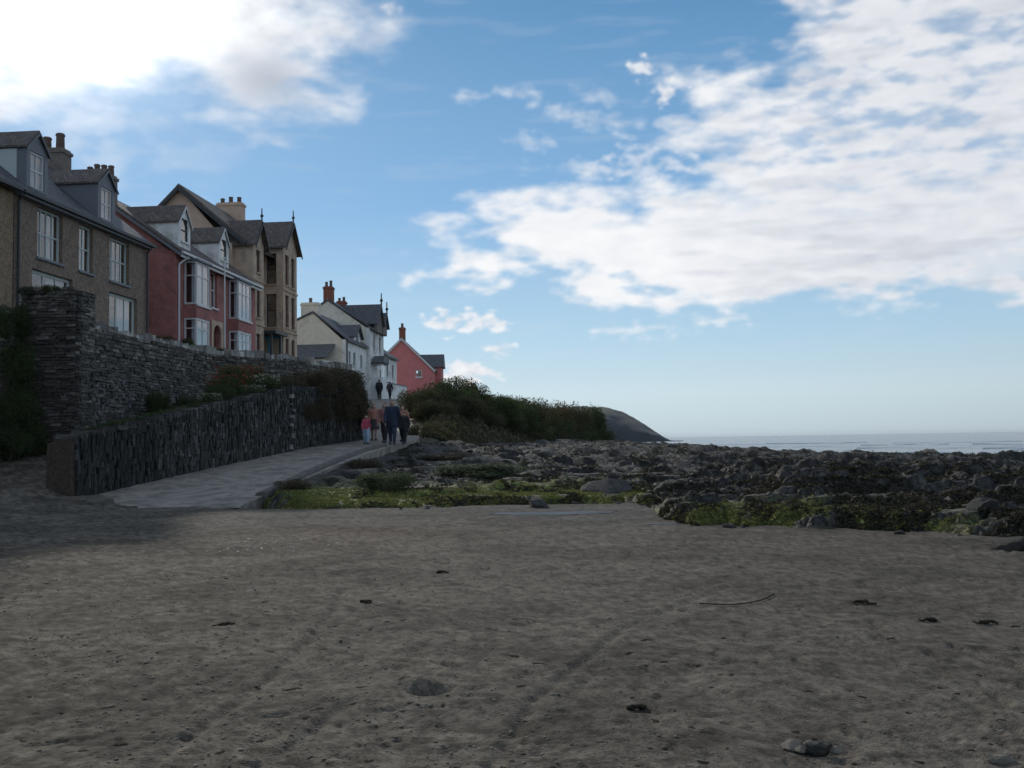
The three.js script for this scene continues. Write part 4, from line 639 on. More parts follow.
{ const t = thing('flagpole', 'thin white pole in front of the red house door', 'pole', [-15.3, 5.8, -52.9]); mesh('pole', [bar([0, 0, 0], [0, 5.8, 0], 0.05, 8, 0.035)], M.paint, t); mesh('base', [cyl(0.14, 0.12, 0, 0, 0.15, 0)], M.lead, t); mesh('cap', [new THREE.SphereGeometry(0.07, 8, 6).translate(0, 5.83, 0)], M.paint, t); }

// ---------------------------------------------------------------- vegetation: leaves as small folded blades
function leaves(n, place, size, tints, r, flat = 0.6) {
  const p = new Float32Array(n * 12), c = new Float32Array(n * 12), ix = new Uint32Array(n * 6), a = new THREE.Vector3(), b = new THREE.Vector3(), v = new THREE.Vector3();
  for (let i = 0; i < n; i++) {
    place(v, r); a.set(r() - 0.5, (r() - 0.5) * flat, r() - 0.5).normalize(); b.set(r() - 0.5, r() - 0.5, r() - 0.5).cross(a).normalize(); const s = size * (0.6 + 0.8 * r()), w = s * 0.36;
    const q = [[a.x * -s, a.y * -s, a.z * -s], [b.x * w, b.y * w, b.z * w], [a.x * s, a.y * s - s * 0.25, a.z * s], [-b.x * w, -b.y * w, -b.z * w]], tn = tints[Math.floor(r() * tints.length)], l = 0.75 + 0.5 * r();
    for (let k = 0; k < 4; k++) { const o = (i * 4 + k) * 3; p[o] = v.x + q[k][0]; p[o + 1] = v.y + q[k][1]; p[o + 2] = v.z + q[k][2]; c[o] = tn[0] * l; c[o + 1] = tn[1] * l; c[o + 2] = tn[2] * l; }
    ix.set([i * 4, i * 4 + 1, i * 4 + 2, i * 4, i * 4 + 2, i * 4 + 3], i * 6);
  }
  const g = new THREE.BufferGeometry(); g.setAttribute('position', new THREE.BufferAttribute(p, 3)); g.setAttribute('color', new THREE.BufferAttribute(c, 3)); g.setIndex(new THREE.BufferAttribute(ix, 1)); g.computeVertexNormals(); return g;
}
function clumps(n, w, h, d, r) { const out = []; for (let i = 0; i < n; i++) { const t = r() * 6.28, q = Math.sqrt(r()), y = 0.12 + 0.8 * r(), k = Math.sqrt(Math.max(0.05, 1 - Math.pow(Math.abs(y - 0.35) / 0.75, 2))); out.push([Math.cos(t) * q * w * k * 0.8, y * h, Math.sin(t) * q * d * k * 0.8, 0.22 + 0.22 * r()]); } return out; }
function bushGeo(seed, w, h, d, n, size, tints, nc = 34) {
  const r = rng(seed), cl = clumps(nc, w, h, d, r);
  return leaves(n, (v, q) => { const c = cl[Math.floor(q() * cl.length)], t = q() * 6.28, z = 2 * q() - 1, k = Math.sqrt(1 - z * z), s = c[3] * Math.pow(q(), 0.4); v.set(c[0] + Math.cos(t) * k * s * w, Math.max(0.02, c[1] + z * s * h * 0.8), c[2] + Math.sin(t) * k * s * d); }, size, tints, r);
}
const GREEN = [[0.05, 0.078, 0.024], [0.06, 0.092, 0.03], [0.04, 0.062, 0.022], [0.075, 0.09, 0.03]], OLIVE = [[0.075, 0.075, 0.03], [0.06, 0.07, 0.025], [0.09, 0.075, 0.035], [0.05, 0.06, 0.02]], RUSSET = [[0.15, 0.05, 0.025], [0.075, 0.07, 0.025], [0.06, 0.07, 0.025]], BROWN = [[0.095, 0.07, 0.04], [0.075, 0.062, 0.035], [0.06, 0.065, 0.03], [0.11, 0.085, 0.05]];
const stemsGeo = (w, h, d, seed, n = 6) => { const r = rng(seed), out = []; for (let i = 0; i < n; i++) { const t = r() * 6.28, q = 0.5 + 0.5 * r(); out.push(bar([0.1 * Math.cos(t), -0.35, 0.1 * Math.sin(t)], [Math.cos(t) * w * 0.55 * q, h * (0.45 + 0.3 * r()), Math.sin(t) * d * 0.55 * q], 0.05, 5, 0.02)); } return join(out); };
const BUSH = [0, 1, 2, 3].map((k) => bushGeo(90 + k, 1, 1, 1, 11000, 0.036, GREEN, 46)), BUSH_O = [0, 1, 2].map((k) => bushGeo(95 + k, 1, 1, 1, 11000, 0.036, OLIVE, 46)), BUSH_R = bushGeo(99, 1, 1, 1, 10000, 0.036, RUSSET, 46), BUSH_B = [0, 1].map((k) => bushGeo(101 + k, 1, 1, 1, 9000, 0.04, BROWN, 40)), STEMS = [0, 1].map((k) => stemsGeo(1, 1, 1, 104 + k));
let bushCount = 0;
function bush(x, y, d, w, h, geo, label, name = 'bush', group) {
  const t = thing(name, label, 'bush', [x, y, -d], bushCount * 1.7, group), c = mesh('foliage', geo, M.leaf, t), s = mesh('stem', STEMS[bushCount % 2], M.bark, t); c.scale.set(w, h * 0.82, w); s.scale.set(w, h * 0.82, w); bushCount++; return t;
}
{ // scrub on the bank, near to far
  const r = rng(110), depth = (a) => table([-0.1, -0.03, 0.02, 0.06, 0.1], [55, 66, 80, 95, 112], a); let k = 0;
  const crest = (a) => table([-0.11, -0.075, -0.05, 0, 0.04, 0.09, 0.105], [4.9, 4.95, 4.95, 5.2, 5.4, 5.5, 3.8], a);
  for (let row = 0; row < 3; row++) for (let a = -0.088 + row * 0.006; a < 0.087; a += [0.0165, 0.021, 0.024][row]) {
    const d = depth(a) + [2.5, -1, -4.5][row] + 1.5 * (r() - 0.5), x = (a + 0.006 * (r() - 0.5)) * d, y = bankHeight(x, d) - 0.2, h = row === 0 ? Math.max(1.6, crest(a) - y + 0.12 * (r() - 0.5)) : row === 1 ? 1.9 + 0.8 * r() : 1.0 + 0.5 * r(), w = [2.1, 1.8, 1.3][row] * (0.85 + 0.3 * r()) * (0.75 + d / 260);
    const red = row === 0 && a > 0.032 && a < 0.052, ol = row === 2 || r() < 0.35; k++;
    bush(x, y, d, w, h, red ? BUSH_R : row === 2 ? BUSH_O[k % 3] : ol ? BUSH_O[k % 3] : BUSH[k % 4], red ? 'russet leaved shrub on the crest of the scrubby bank' : row === 2 ? 'low olive shrub along the foot of the scrubby bank' : ol ? 'olive green shrub in the scrub along the bank' : 'dark green shrub in the scrub along the bank', 'bank_bush', ['', 'russet shrubs', 'low shrubs', 'olive shrubs', 'dark shrubs'][red ? 1 : row === 2 ? 2 : ol ? 3 : 4] + ' along the sea bank');
  }
  bush(-4.35, 1.5, 47.6, 0.9, 1.1, BUSH_O[1], 'small olive shrub at the foot of the bank right of the walkers', 'bank_bush');
}
{ // growth on and along the walls
  const wallTop = (d) => table(LOW.d, LOW.top, d);
  for (const [d, o, w, h] of [[40.3, -0.9, 0.9, 1.0], [41.6, -0.5, 1.1, 1.2], [42.8, -0.6, 1.15, 1.35], [44.2, -0.5, 1.1, 1.3], [45.0, -0.9, 1.0, 1.5], [42.6, 0.05, 0.75, 1.3], [44.3, 0.1, 0.7, 1.4], [41.2, 0.02, 0.6, 1.1], [43.4, 0.12, 0.7, 1.6], [40.2, 0.0, 0.5, 0.8]]) bush(lowX(d) + o, wallTop(d) - (o >= 0 ? 1.35 : 0.35), d, w, h, BUSH_B[bushCount % 2], o >= 0 ? 'brownish growth hanging down the face of the sea wall' : 'brownish green bush spilling over the upper end of the sea wall', 'wall_bush', o >= 0 ? 'growth on the wall face' : 'bushes on the sea wall');
  for (const [d, x, y, w, h, g] of [[35.6, -17.6, 5.3, 0.7, 1.4, 0], [34.9, -17.7, 5.6, 0.7, 1.1, 1], [35.3, -17.45, 4.0, 0.7, 1.7, 2], [34.6, -17.55, 3.6, 0.9, 2.0, 3], [35.1, -17.2, 2.4, 0.75, 1.7, 0], [34.2, -17.4, 2.2, 0.9, 1.7, 1], [34.9, -17.0, 1.4, 0.8, 1.3, 2], [33.8, -17.2, 1.2, 0.9, 1.3, 3], [33.9, -17.8, 5.4, 0.8, 1.2, 0], [35.5, -16.5, 7.1, 0.45, 0.4, 0], [35.4, -17.2, 7.0, 0.5, 0.45, 2], [35.15, -17.3, 5.6, 0.4, 1.2, 3]]) bush(x, y, d, w, h, BUSH[g], y > 6.8 ? 'small green plant growing on top of the tower-like wall end' : 'dark ivy grown over the wall left of the tower-like wall end', 'ivy', y > 6.8 ? 'plants on top of the wall end' : 'ivy on the left wall');
  for (const [d, o, h] of [[37.5, 0.5, 0.5], [39.2, 0.6, 0.6], [40.6, 0.5, 1.5], [41.8, 0.5, 0.7], [43.2, 0.6, 0.9], [44.6, 0.55, 0.8]]) bush(bigX(d) + o, table([35.3, 40, 46.4], [1.8, 2.45, 3.4], d), d, 0.55, h, BUSH[bushCount % 4], h > 1.2 ? 'tall narrow dark shrub against the retaining wall' : 'low dark plant at the foot of the retaining wall', 'wall_plant', h > 1.2 ? undefined : 'plants at the foot of the retaining wall');
  // flowers above the sea wall
  const petal = (seed, tints) => leaves(420, (v, q) => { const t = q() * 6.28, k = Math.sqrt(q()); v.set(Math.cos(t) * k * 0.95, 0.55 + 0.55 * q(), Math.sin(t) * k * 0.95); }, 0.05, tints, rng(seed)), orange = petal(120, [[0.34, 0.075, 0.03], [0.28, 0.09, 0.035], [0.22, 0.05, 0.025]]), cream = petal(121, [[0.5, 0.48, 0.34], [0.42, 0.42, 0.3], [0.55, 0.52, 0.42]]);
  for (const [d, o, w, h, f] of [[36.2, -1.0, 0.7, 0.8, 0], [37.2, -1.4, 0.9, 1.1, 1], [38.0, -1.6, 0.9, 1.35, 1], [38.7, -0.9, 0.8, 0.9, 2], [39.2, -1.9, 0.9, 1.3, 1], [37.6, -0.75, 0.7, 0.6, 2], [35.4, -0.9, 0.55, 0.6, 2]]) {
    const t = bush(lowX(d) + o, wallTop(d) - 0.3, d, w, h, BUSH[bushCount % 4], ['green plant without flowers on top of the sea wall', 'orange flowering plant behind the top of the sea wall', 'pale cream flowering plant on top of the sea wall'][f], 'flowering_plant', ['', 'orange flowers above the sea wall', 'cream flowers above the sea wall'][f] || undefined);
    if (f) { const b = mesh('blossom', f === 1 ? orange : cream, M.leaf, t); b.scale.set(w * 0.9, h * 0.85, w * 0.9); b.userData.kind = 'stuff'; }
  }
  for (const [d, x, y, w, h] of [[46.5, -15.2, 5.9, 0.5, 0.9], [44, -15.5, 5.9, 0.6, 0.7], [49.5, -14.4, 5.9, 0.8, 0.6], [54, -12.5, 5.9, 0.8, 0.6]]) bush(x, y, d, w, h, BUSH_O[bushCount % 3], 'small garden shrub behind the coping of the retaining wall', 'garden_shrub', 'garden shrubs on the terrace');
  bush(-3.5, reefHeight(-3.5, 27.6) - 0.04, 27.6, 1.0, 0.55, BUSH[0], 'dark green tussock on the rocks beside the ramp', 'tussock'); bush(-6.35, reefHeight(-6.35, 28.6) - 0.04, 28.6, 0.6, 0.4, BUSH_B[0], 'low brown tussock at the foot of the ramp kerb', 'tussock'); bush(-5.2, reefHeight(-5.2, 34.6) - 0.04, 34.6, 0.8, 0.4, BUSH_B[1], 'low brown tussock on the rocks above the dark green one', 'tussock'); bush(-1.2, reefHeight(-1.2, 33) - 0.04, 33, 1.7, 0.5, BUSH[2], 'broad green tussock on the rocks in front of the bank', 'tussock'); bush(-2.6, reefHeight(-2.6, 38.5) - 0.04, 38.5, 1.4, 0.35, BUSH_B[0], 'broad brown tussock on the rocks below the bank', 'tussock');
}
{ // grass of the slope and weed on the rocks: nobody could count it
  const r = rng(130), g = leaves(9000, (v, q) => { const d = 29.2 + 17 * q(), xa = lowX(d) - 0.6, xb = d < 35.3 ? lerp(lowX(d) - 0.8, -15.6, sstep(29.2, 35.3, d)) : bigX(d) + 0.1, u = q(), ta = table(LOW.d, LOW.top, d) - 0.12, tb = d < 35.3 ? lerp(ta - 0.3, 1.75, sstep(29, 35.3, d)) : table([35.3, 40, 46.4], [1.85, 2.5, 3.5], d); v.set(lerp(xa, xb, u), lerp(ta, Math.max(tb, ta - 1.2), u) + 0.06 + 0.1 * q(), -d); }, 0.1, GREEN, r, 2.5);
  const gm = mesh('grass', g, M.leaf); gm.userData = { kind: 'stuff', label: 'rough dark grass on the slope between the two walls', category: 'grass' };
  const q = rng(131), bg = leaves(16000, (v, k) => { const d = 46 + 76 * Math.pow(k(), 1.3), p = bankPoint(d, 0.12 + 0.86 * k()); v.set(p[0], p[1] + 0.05 + 0.22 * k() * k(), p[2]); }, 0.13, [...OLIVE, ...BROWN], rng(132), 2.2);
  const bm = mesh('rough_grass', bg, M.leaf); bm.userData = { kind: 'stuff', label: 'rough olive and brown grass on the bank below the shrubs', category: 'grass' };
  const WRACK = [[0.035, 0.03, 0.016], [0.028, 0.026, 0.016], [0.045, 0.04, 0.02], [0.05, 0.045, 0.03]];
  const kw = leaves(110000, (v, k) => { for (let i = 0; i < 40; i++) { const a = -0.16 + 0.9 * k(), f = table(FRONT.a, FRONT.d, a), d = f + 1 + 62 * Math.pow(k(), 1.8), x = a * d; if (a < -0.07 && x < -4.6) continue; if (fbm2(x * 0.5, d * 0.5, 3) + 0.2 * sstep(0.1, 0.5, a) < 0.02 + 0.15 * k()) continue; v.set(x, reefHeight(x, d) + 0.03 * k(), -d); return; } v.set(3, -1, -40); }, 0.07, WRACK, rng(133), 0.5);
  const km = mesh('brown_wrack', kw, M.leaf); km.userData = { kind: 'stuff', label: 'dark brown wrack matted over the ledges of the rocky shore', category: 'seaweed' };
  const WEED = [[0.15, 0.17, 0.04], [0.21, 0.215, 0.055], [0.11, 0.135, 0.035], [0.14, 0.125, 0.045]];
  const w = leaves(34000, (v, k) => { for (let i = 0; i < 60; i++) { const a = -0.25 + 0.75 * k(), f = table(FRONT.a, FRONT.d, a), d = f + 0.3 + 8 * k() * k(), x = a * d, h = reefHeight(x, d); if (h > beachHeight(x, d, false) && mossAt(x, d, h) > 0.35 + 0.4 * k()) { v.set(x, h + 0.01 + 0.025 * k(), -d); return; } } v.set(-3, -1, -25); }, 0.03, WEED, q, 0.35);
  const wm = mesh('green_weed', w, M.leaf); wm.userData = { kind: 'stuff', label: 'bright green weed matted over the lowest rocks at the edge of the sand', category: 'seaweed' };
}

// ---------------------------------------------------------------- loose rocks, pebbles, scraps on the sand
const ROCKS = [0, 1, 2, 3, 4, 5].map((k) => { const g = clean(new THREE.IcosahedronGeometry(1, 3)), p = g.attributes.position, r = rng(140 + k), cut = []; for (let i = 0; i < 9; i++) cut.push([new THREE.Vector3(r() - 0.5, r() - 0.5, r() - 0.5).normalize(), 0.55 + 0.35 * r()]); const v = new THREE.Vector3(); for (let i = 0; i < p.count; i++) { v.fromBufferAttribute(p, i).normalize(); const s = 1 + 0.3 * fbm3(v.x * 1.6 + k * 9, v.y * 1.6, v.z * 1.6, 4); v.multiplyScalar(s); for (const [n, c] of cut) { const e = v.dot(n) - c; if (e > 0) v.addScaledVector(n, -e * 0.9); } p.setXYZ(i, v.x, v.y, v.z); } g.computeVertexNormals(); return planarUV(g); });
const ROCKM = [[0.052, 0.049, 0.044], [0.04, 0.038, 0.034], [0.1, 0.09, 0.074], [0.034, 0.032, 0.024]].map((c, i) => std({ map: mottled(c, 0.6, 10, 1.4, 150 + i, [c[0] * 1.7, c[1] * 1.65, c[2] * 1.5], 0.2), bumpMap: B.fine, bumpScale: 0.03 }));
{
  const r = rng(160); let n = 0;
  const big = (x, d, s, label, group, m = 0) => { const o = mesh('boulder', ROCKS[n % 6], ROCKM[m], scene); o.position.set(x, Math.max(reefHeight(x, d), beachHeight(x, d, false)) + s * 0.1, -d); o.scale.set(s * (0.9 + 0.4 * r()), s * (0.5 + 0.2 * r()), s * (0.8 + 0.3 * r())); o.rotation.y = r() * 6.28; n++; return tag(o, label, 'rock', group); };
  big(2.55, 27.5, 0.62, 'rounded pale boulder among the green weed', undefined, 0); big(6.85, 13.75, 0.3, 'dark low rock alone on the sand at the right edge', undefined, 3); big(7.15, 13.6, 0.26, 'second dark rock on the sand, cut by the right edge', undefined, 3);
  big(24.6, 59, 0.75, 'humped rock that stands highest against the sea', undefined, 2); big(0.6, 20.2 + 3.5, 0.3, 'small grey rock at the edge of the wet sand', undefined, 0);
  for (let i = 0; i < 18; i++) { const a = -0.05 + 0.85 * r(), f = table(FRONT.a, FRONT.d, a), d = f + 1.5 + 48 * Math.pow(r(), 1.7), x = a * d; if (a < -0.06 && d > 48) continue; big(x, d, (0.16 + 0.34 * r() * r()) * (1 + d / 80), `${['dark grey', 'near black', 'pale tan', 'brown black'][i % 4]} boulder ${d < f + 8 ? 'low on the rocks close to the sand' : d < f + 25 ? 'in the middle of the rocky shore' : 'far back on the rocks near the sea'}, ${a < 0.12 ? 'below the shrubby bank' : a < 0.35 ? 'right of the headland' : 'towards the right edge'}`, 'boulders on the rocky shore', i % 4); }
  const inst = (name, geo, mat, count, place, label, cat) => { const m = new THREE.InstancedMesh(geo, mat, count), o = new THREE.Object3D(), c = new THREE.Color(); m.name = numbered(name); for (let i = 0; i < count; i++) { place(o, i); o.updateMatrix(); m.setMatrixAt(i, o.matrix); const l = 0.6 + 0.8 * r(); m.setColorAt(i, c.setRGB(l, l * (0.95 + 0.08 * r()), l * (0.88 + 0.12 * r()))); } m.castShadow = m.receiveShadow = true; m.userData = { kind: 'stuff', label, category: cat }; scene.add(m); };
  inst('broken_rock', ROCKS[3], ROCKM[0], 220, (o) => { const a = -0.2 + 1.0 * r(), f = table(FRONT.a, FRONT.d, a), d = f + 0.6 + 60 * Math.pow(r(), 1.6), x = a * d, s = (0.03 + 0.1 * r() * r()) * (1 + d / 70), h = reefHeight(x, d); o.position.set(x, Math.max(h, beachHeight(x, d, false)) - (a < -0.08 && x < -5.2 ? 3 : 0), -d); o.scale.set(s * (0.8 + 0.8 * r()), s * 0.6, s); o.rotation.set(r() - 0.5, r() * 6.28, r() - 0.5); }, 'broken dark rock and rubble strewn over the shore', 'rocks');
  const P = new THREE.IcosahedronGeometry(1, 1);
  inst('pebbles', planarUV(clean(P)), std({ color: rgb(0.12, 0.106, 0.086), roughness: 0.9 }), 7000, (o) => { const u = Math.pow(r(), 1.3), d = 4 + 24 * u, x = -d * (0.02 + 0.62 * Math.pow(r(), 0.75)) + 1.2, s = 0.003 + 0.009 * Math.pow(r(), 3); o.position.set(x, beachHeight(x, d) + s * 0.2, -d); o.scale.set(s * (1 + 0.6 * r()), s * 0.6, s); o.rotation.set(0, r() * 6.28, 0); }, 'small pebbles and shell scattered over the sand', 'pebbles');
  inst('glint_shells', planarUV(clean(new THREE.IcosahedronGeometry(1, 1))), std({ color: rgb(0.34, 0.34, 0.34), roughness: 0.5 }), 44, (o) => { const d = 15 + 2 * r(), x = -4.9 + 1.4 * r() + 1.5 * r() * r(), s = 0.006 + 0.016 * r() * r(); o.position.set(x, beachHeight(x, d) + 0.004, -d); o.scale.set(s * 1.5, s * 0.6, s); o.rotation.set(0, r() * 6.28, 0); }, 'pale shells and stones added as the wet glints on the sand before the ramp', 'shells');  // pale colour paints in the glints of the wet sand
  inst('weed_scraps', planarUV(clean(ROCKS[1].clone())), new THREE.MeshPhysicalMaterial({ color: rgb(0.022, 0.019, 0.014), roughness: 1, specularIntensity: 0.1 }), 2200, (o) => { const d = 4.6 + 16 * Math.pow(r(), 1.2), x = (r() * 2 - 1) * d * 0.62, s = 0.006 + 0.02 * Math.pow(r(), 4); o.position.set(x, beachHeight(x, d), -d); o.scale.set(s * (1 + 2 * r()), s * 0.12, s); o.rotation.set(0, r() * 6.28, 0); }, 'dark crumbs of seaweed and driftwood on the sand', 'seaweed scraps');
}
{ // strands and clumps of dark seaweed one can tell apart
  const r = rng(170), weed = new THREE.MeshPhysicalMaterial({ color: rgb(0.026, 0.023, 0.016), roughness: 0.95, specularIntensity: 0.2 });
  const clump = (x, d, s, label, group, name = 'seaweed_clump') => { const list = []; for (let i = 0; i < 9; i++) { const t = r() * 6.28, L = s * (0.5 + 0.7 * r()), x0 = (r() - 0.5) * s * 0.6, z0 = (r() - 0.5) * s * 0.4, pts = []; for (let k = 0; k < 5; k++) pts.push(new THREE.Vector3(x0 + Math.cos(t + k * 0.4 * (r() - 0.5)) * L * (k / 4) * 1.3, 0.012 + 0.03 * Math.sin(k * 1.3) * s * 3 + beachHeight(x + x0, d, true) * 0, z0 + Math.sin(t + k * 0.5 * (r() - 0.5)) * L * (k / 4))); list.push(new THREE.TubeGeometry(new THREE.CatmullRomCurve3(pts), 8, 0.006 + 0.008 * r(), 4)); } const m = mesh(name, list, weed); m.position.set(x, beachHeight(x, d) + 0.004, -d); return tag(m, label, 'seaweed', group); };
  for (const [x, d] of [[3.3, 9.55], [3.55, 8.65], [3.95, 8.45], [4.75, 8.5], [3.4, 6.1], [-0.9, 12.3], [-1.5, 10.0], [-2.6, 9.0], [0.7, 6.0]]) clump(x, d, (0.026 + 0.026 * r()) * (0.4 + d / 8), 'scrap of dark seaweed lying on the sand', 'scraps of seaweed on the sand');
  const line = STRAND.map(([x, d]) => new THREE.Vector3(x - 1.75, beachHeight(x, d) + 0.016, -(d - 9.6))), m = mesh('seaweed_strand', [new THREE.TubeGeometry(new THREE.CatmullRomCurve3(line), 40, 0.006, 5)], weed); m.position.set(1.75, 0, -9.6); tag(m, 'long dark curved strand of seaweed lying on the sand', 'seaweed');
  const lump = thing('barnacled_stone', 'pale crusted stone in a small hollow at the bottom of the sand', 'rock', [1.48, beachHeight(1.48, 5.15) + 0.02, -5.15]);
  const st = mesh('stone', ROCKS[4], ROCKM[2], lump); st.scale.set(0.1, 0.045, 0.06); st.position.set(0.03, 0.02, 0.02); for (const [x, z, s] of [[-0.08, -0.03, 0.05], [-0.05, 0.03, 0.03], [0.12, 0.05, 0.035], [0.02, -0.06, 0.03]]) { const q = mesh('crust', ROCKS[2], M.crust ??= std({ map: mottled([0.3, 0.26, 0.2], 0.5, 8, 0.3, 28), bumpMap: B.fine, bumpScale: 0.01 }), lump); q.scale.set(s, s * 0.6, s); q.position.set(x, 0.02, z); }
  const wet = mesh('stone', ROCKS[0], ROCKM[3]); wet.scale.set(0.1, 0.05, 0.07); wet.position.set(-0.55, beachHeight(-0.55, 6.5) + 0.01, -6.5); tag(wet, 'dark stone added for the shade of a small hollow in the middle of the sand', 'stone');  // dark stone put in to stand for the black shade inside the pit
  const st2 = mesh('stone', ROCKS[5], M.crust); st2.scale.set(0.07, 0.03, 0.04); st2.position.set(2.35, beachHeight(2.35, 4.95) + 0.005, -4.95); tag(st2, 'small pale stone at the bottom edge, right of the crusted one', 'stone');
}
{ // pools left by the tide
  const water = new THREE.MeshPhysicalMaterial({ specularIntensity: 0.22, color: rgb(0.04, 0.039, 0.036), roughness: 0.4, bumpMap: B.fine, bumpScale: 0.01 }), pool = (cx, cd, w, l, y, seed) => { const g = grid(60, 10, (i, j) => { const t = (i / 60) * Math.PI * 2, q = (j / 10) * (1 + 0.42 * fbm2(Math.cos(t) * 1.4 + seed, Math.sin(t) * 1.4, 4)); const x = cx + Math.cos(t) * q * w, d = cd - Math.sin(t) * q * l; return [x, y === null ? beachHeight(x, d, true) + 0.006 : y, -d]; }); structure('tide_pool', g, water); };
  pool(0.9, 21.8, 1.4, 0.4, null, 1); pool(2.75, 18.6, 0.3, 0.2, null, 7); pool(13.9, 29, 3.2, 1.0, -0.04, 12);
}

// ---------------------------------------------------------------- people
function blob(bones, box3, res, k) { // bones: [a, b, ra, rb] or [centre, [rx, ry, rz]]; a smooth union meshed on a grid
  const mc = new MarchingCubes(res, new THREE.MeshStandardMaterial(), false, false, 60000), [lo, hi] = box3, f = mc.field, n = mc.size; mc.isolation = 0;
  const dist = (x, y, z) => { let s = 0; for (const b of bones) { let d; if (b.length === 2) { const [c, r] = b, q = Math.hypot((x - c[0]) / r[0], (y - c[1]) / r[1], (z - c[2]) / r[2]); d = (q - 1) * Math.min(...r); } else { const [a, e, ra, rb] = b, ex = e[0] - a[0], ey = e[1] - a[1], ez = e[2] - a[2], t = clamp(((x - a[0]) * ex + (y - a[1]) * ey + (z - a[2]) * ez) / (ex * ex + ey * ey + ez * ez)); d = Math.hypot(x - a[0] - ex * t, y - a[1] - ey * t, z - a[2] - ez * t) - lerp(ra, rb, t); } s += Math.exp(-d / k); } return -k * Math.log(Math.max(s, 1e-30)); };
  for (let z = 0; z < n; z++) for (let y = 0; y < n; y++) for (let x = 0; x < n; x++) f[x + y * n + z * n * n] = -dist(lerp(lo[0], hi[0], x / n), lerp(lo[1], hi[1], y / n), lerp(lo[2], hi[2], z / n));
  mc.update();
  const p = new Float32Array(mc.positionArray.subarray(0, mc.count * 3)), g = new THREE.BufferGeometry();
  for (let i = 0; i < mc.count; i++) for (let c = 0; c < 3; c++) p[i * 3 + c] = lerp(lo[c], hi[c], (p[i * 3 + c] + 1) / 2);
  g.setAttribute('position', new THREE.BufferAttribute(p, 3)); g.computeVertexNormals();
  const sm = new Map(), nr = g.attributes.normal; // smooth the facets
  for (let i = 0; i < mc.count; i++) { const q = [0, 1, 2].map((c) => Math.round(p[i * 3 + c] * 3000)).join(); const a = sm.get(q) ?? [0, 0, 0]; a[0] += nr.getX(i); a[1] += nr.getY(i); a[2] += nr.getZ(i); sm.set(q, a); }
  for (let i = 0; i < mc.count; i++) { const a = sm.get([0, 1, 2].map((c) => Math.round(p[i * 3 + c] * 3000)).join()), L = Math.hypot(...a) || 1; nr.setXYZ(i, a[0] / L, a[1] / L, a[2] / L); }
  return g;
}
const skin = std({ color: rgb(0.36, 0.22, 0.16), roughness: 0.6 });
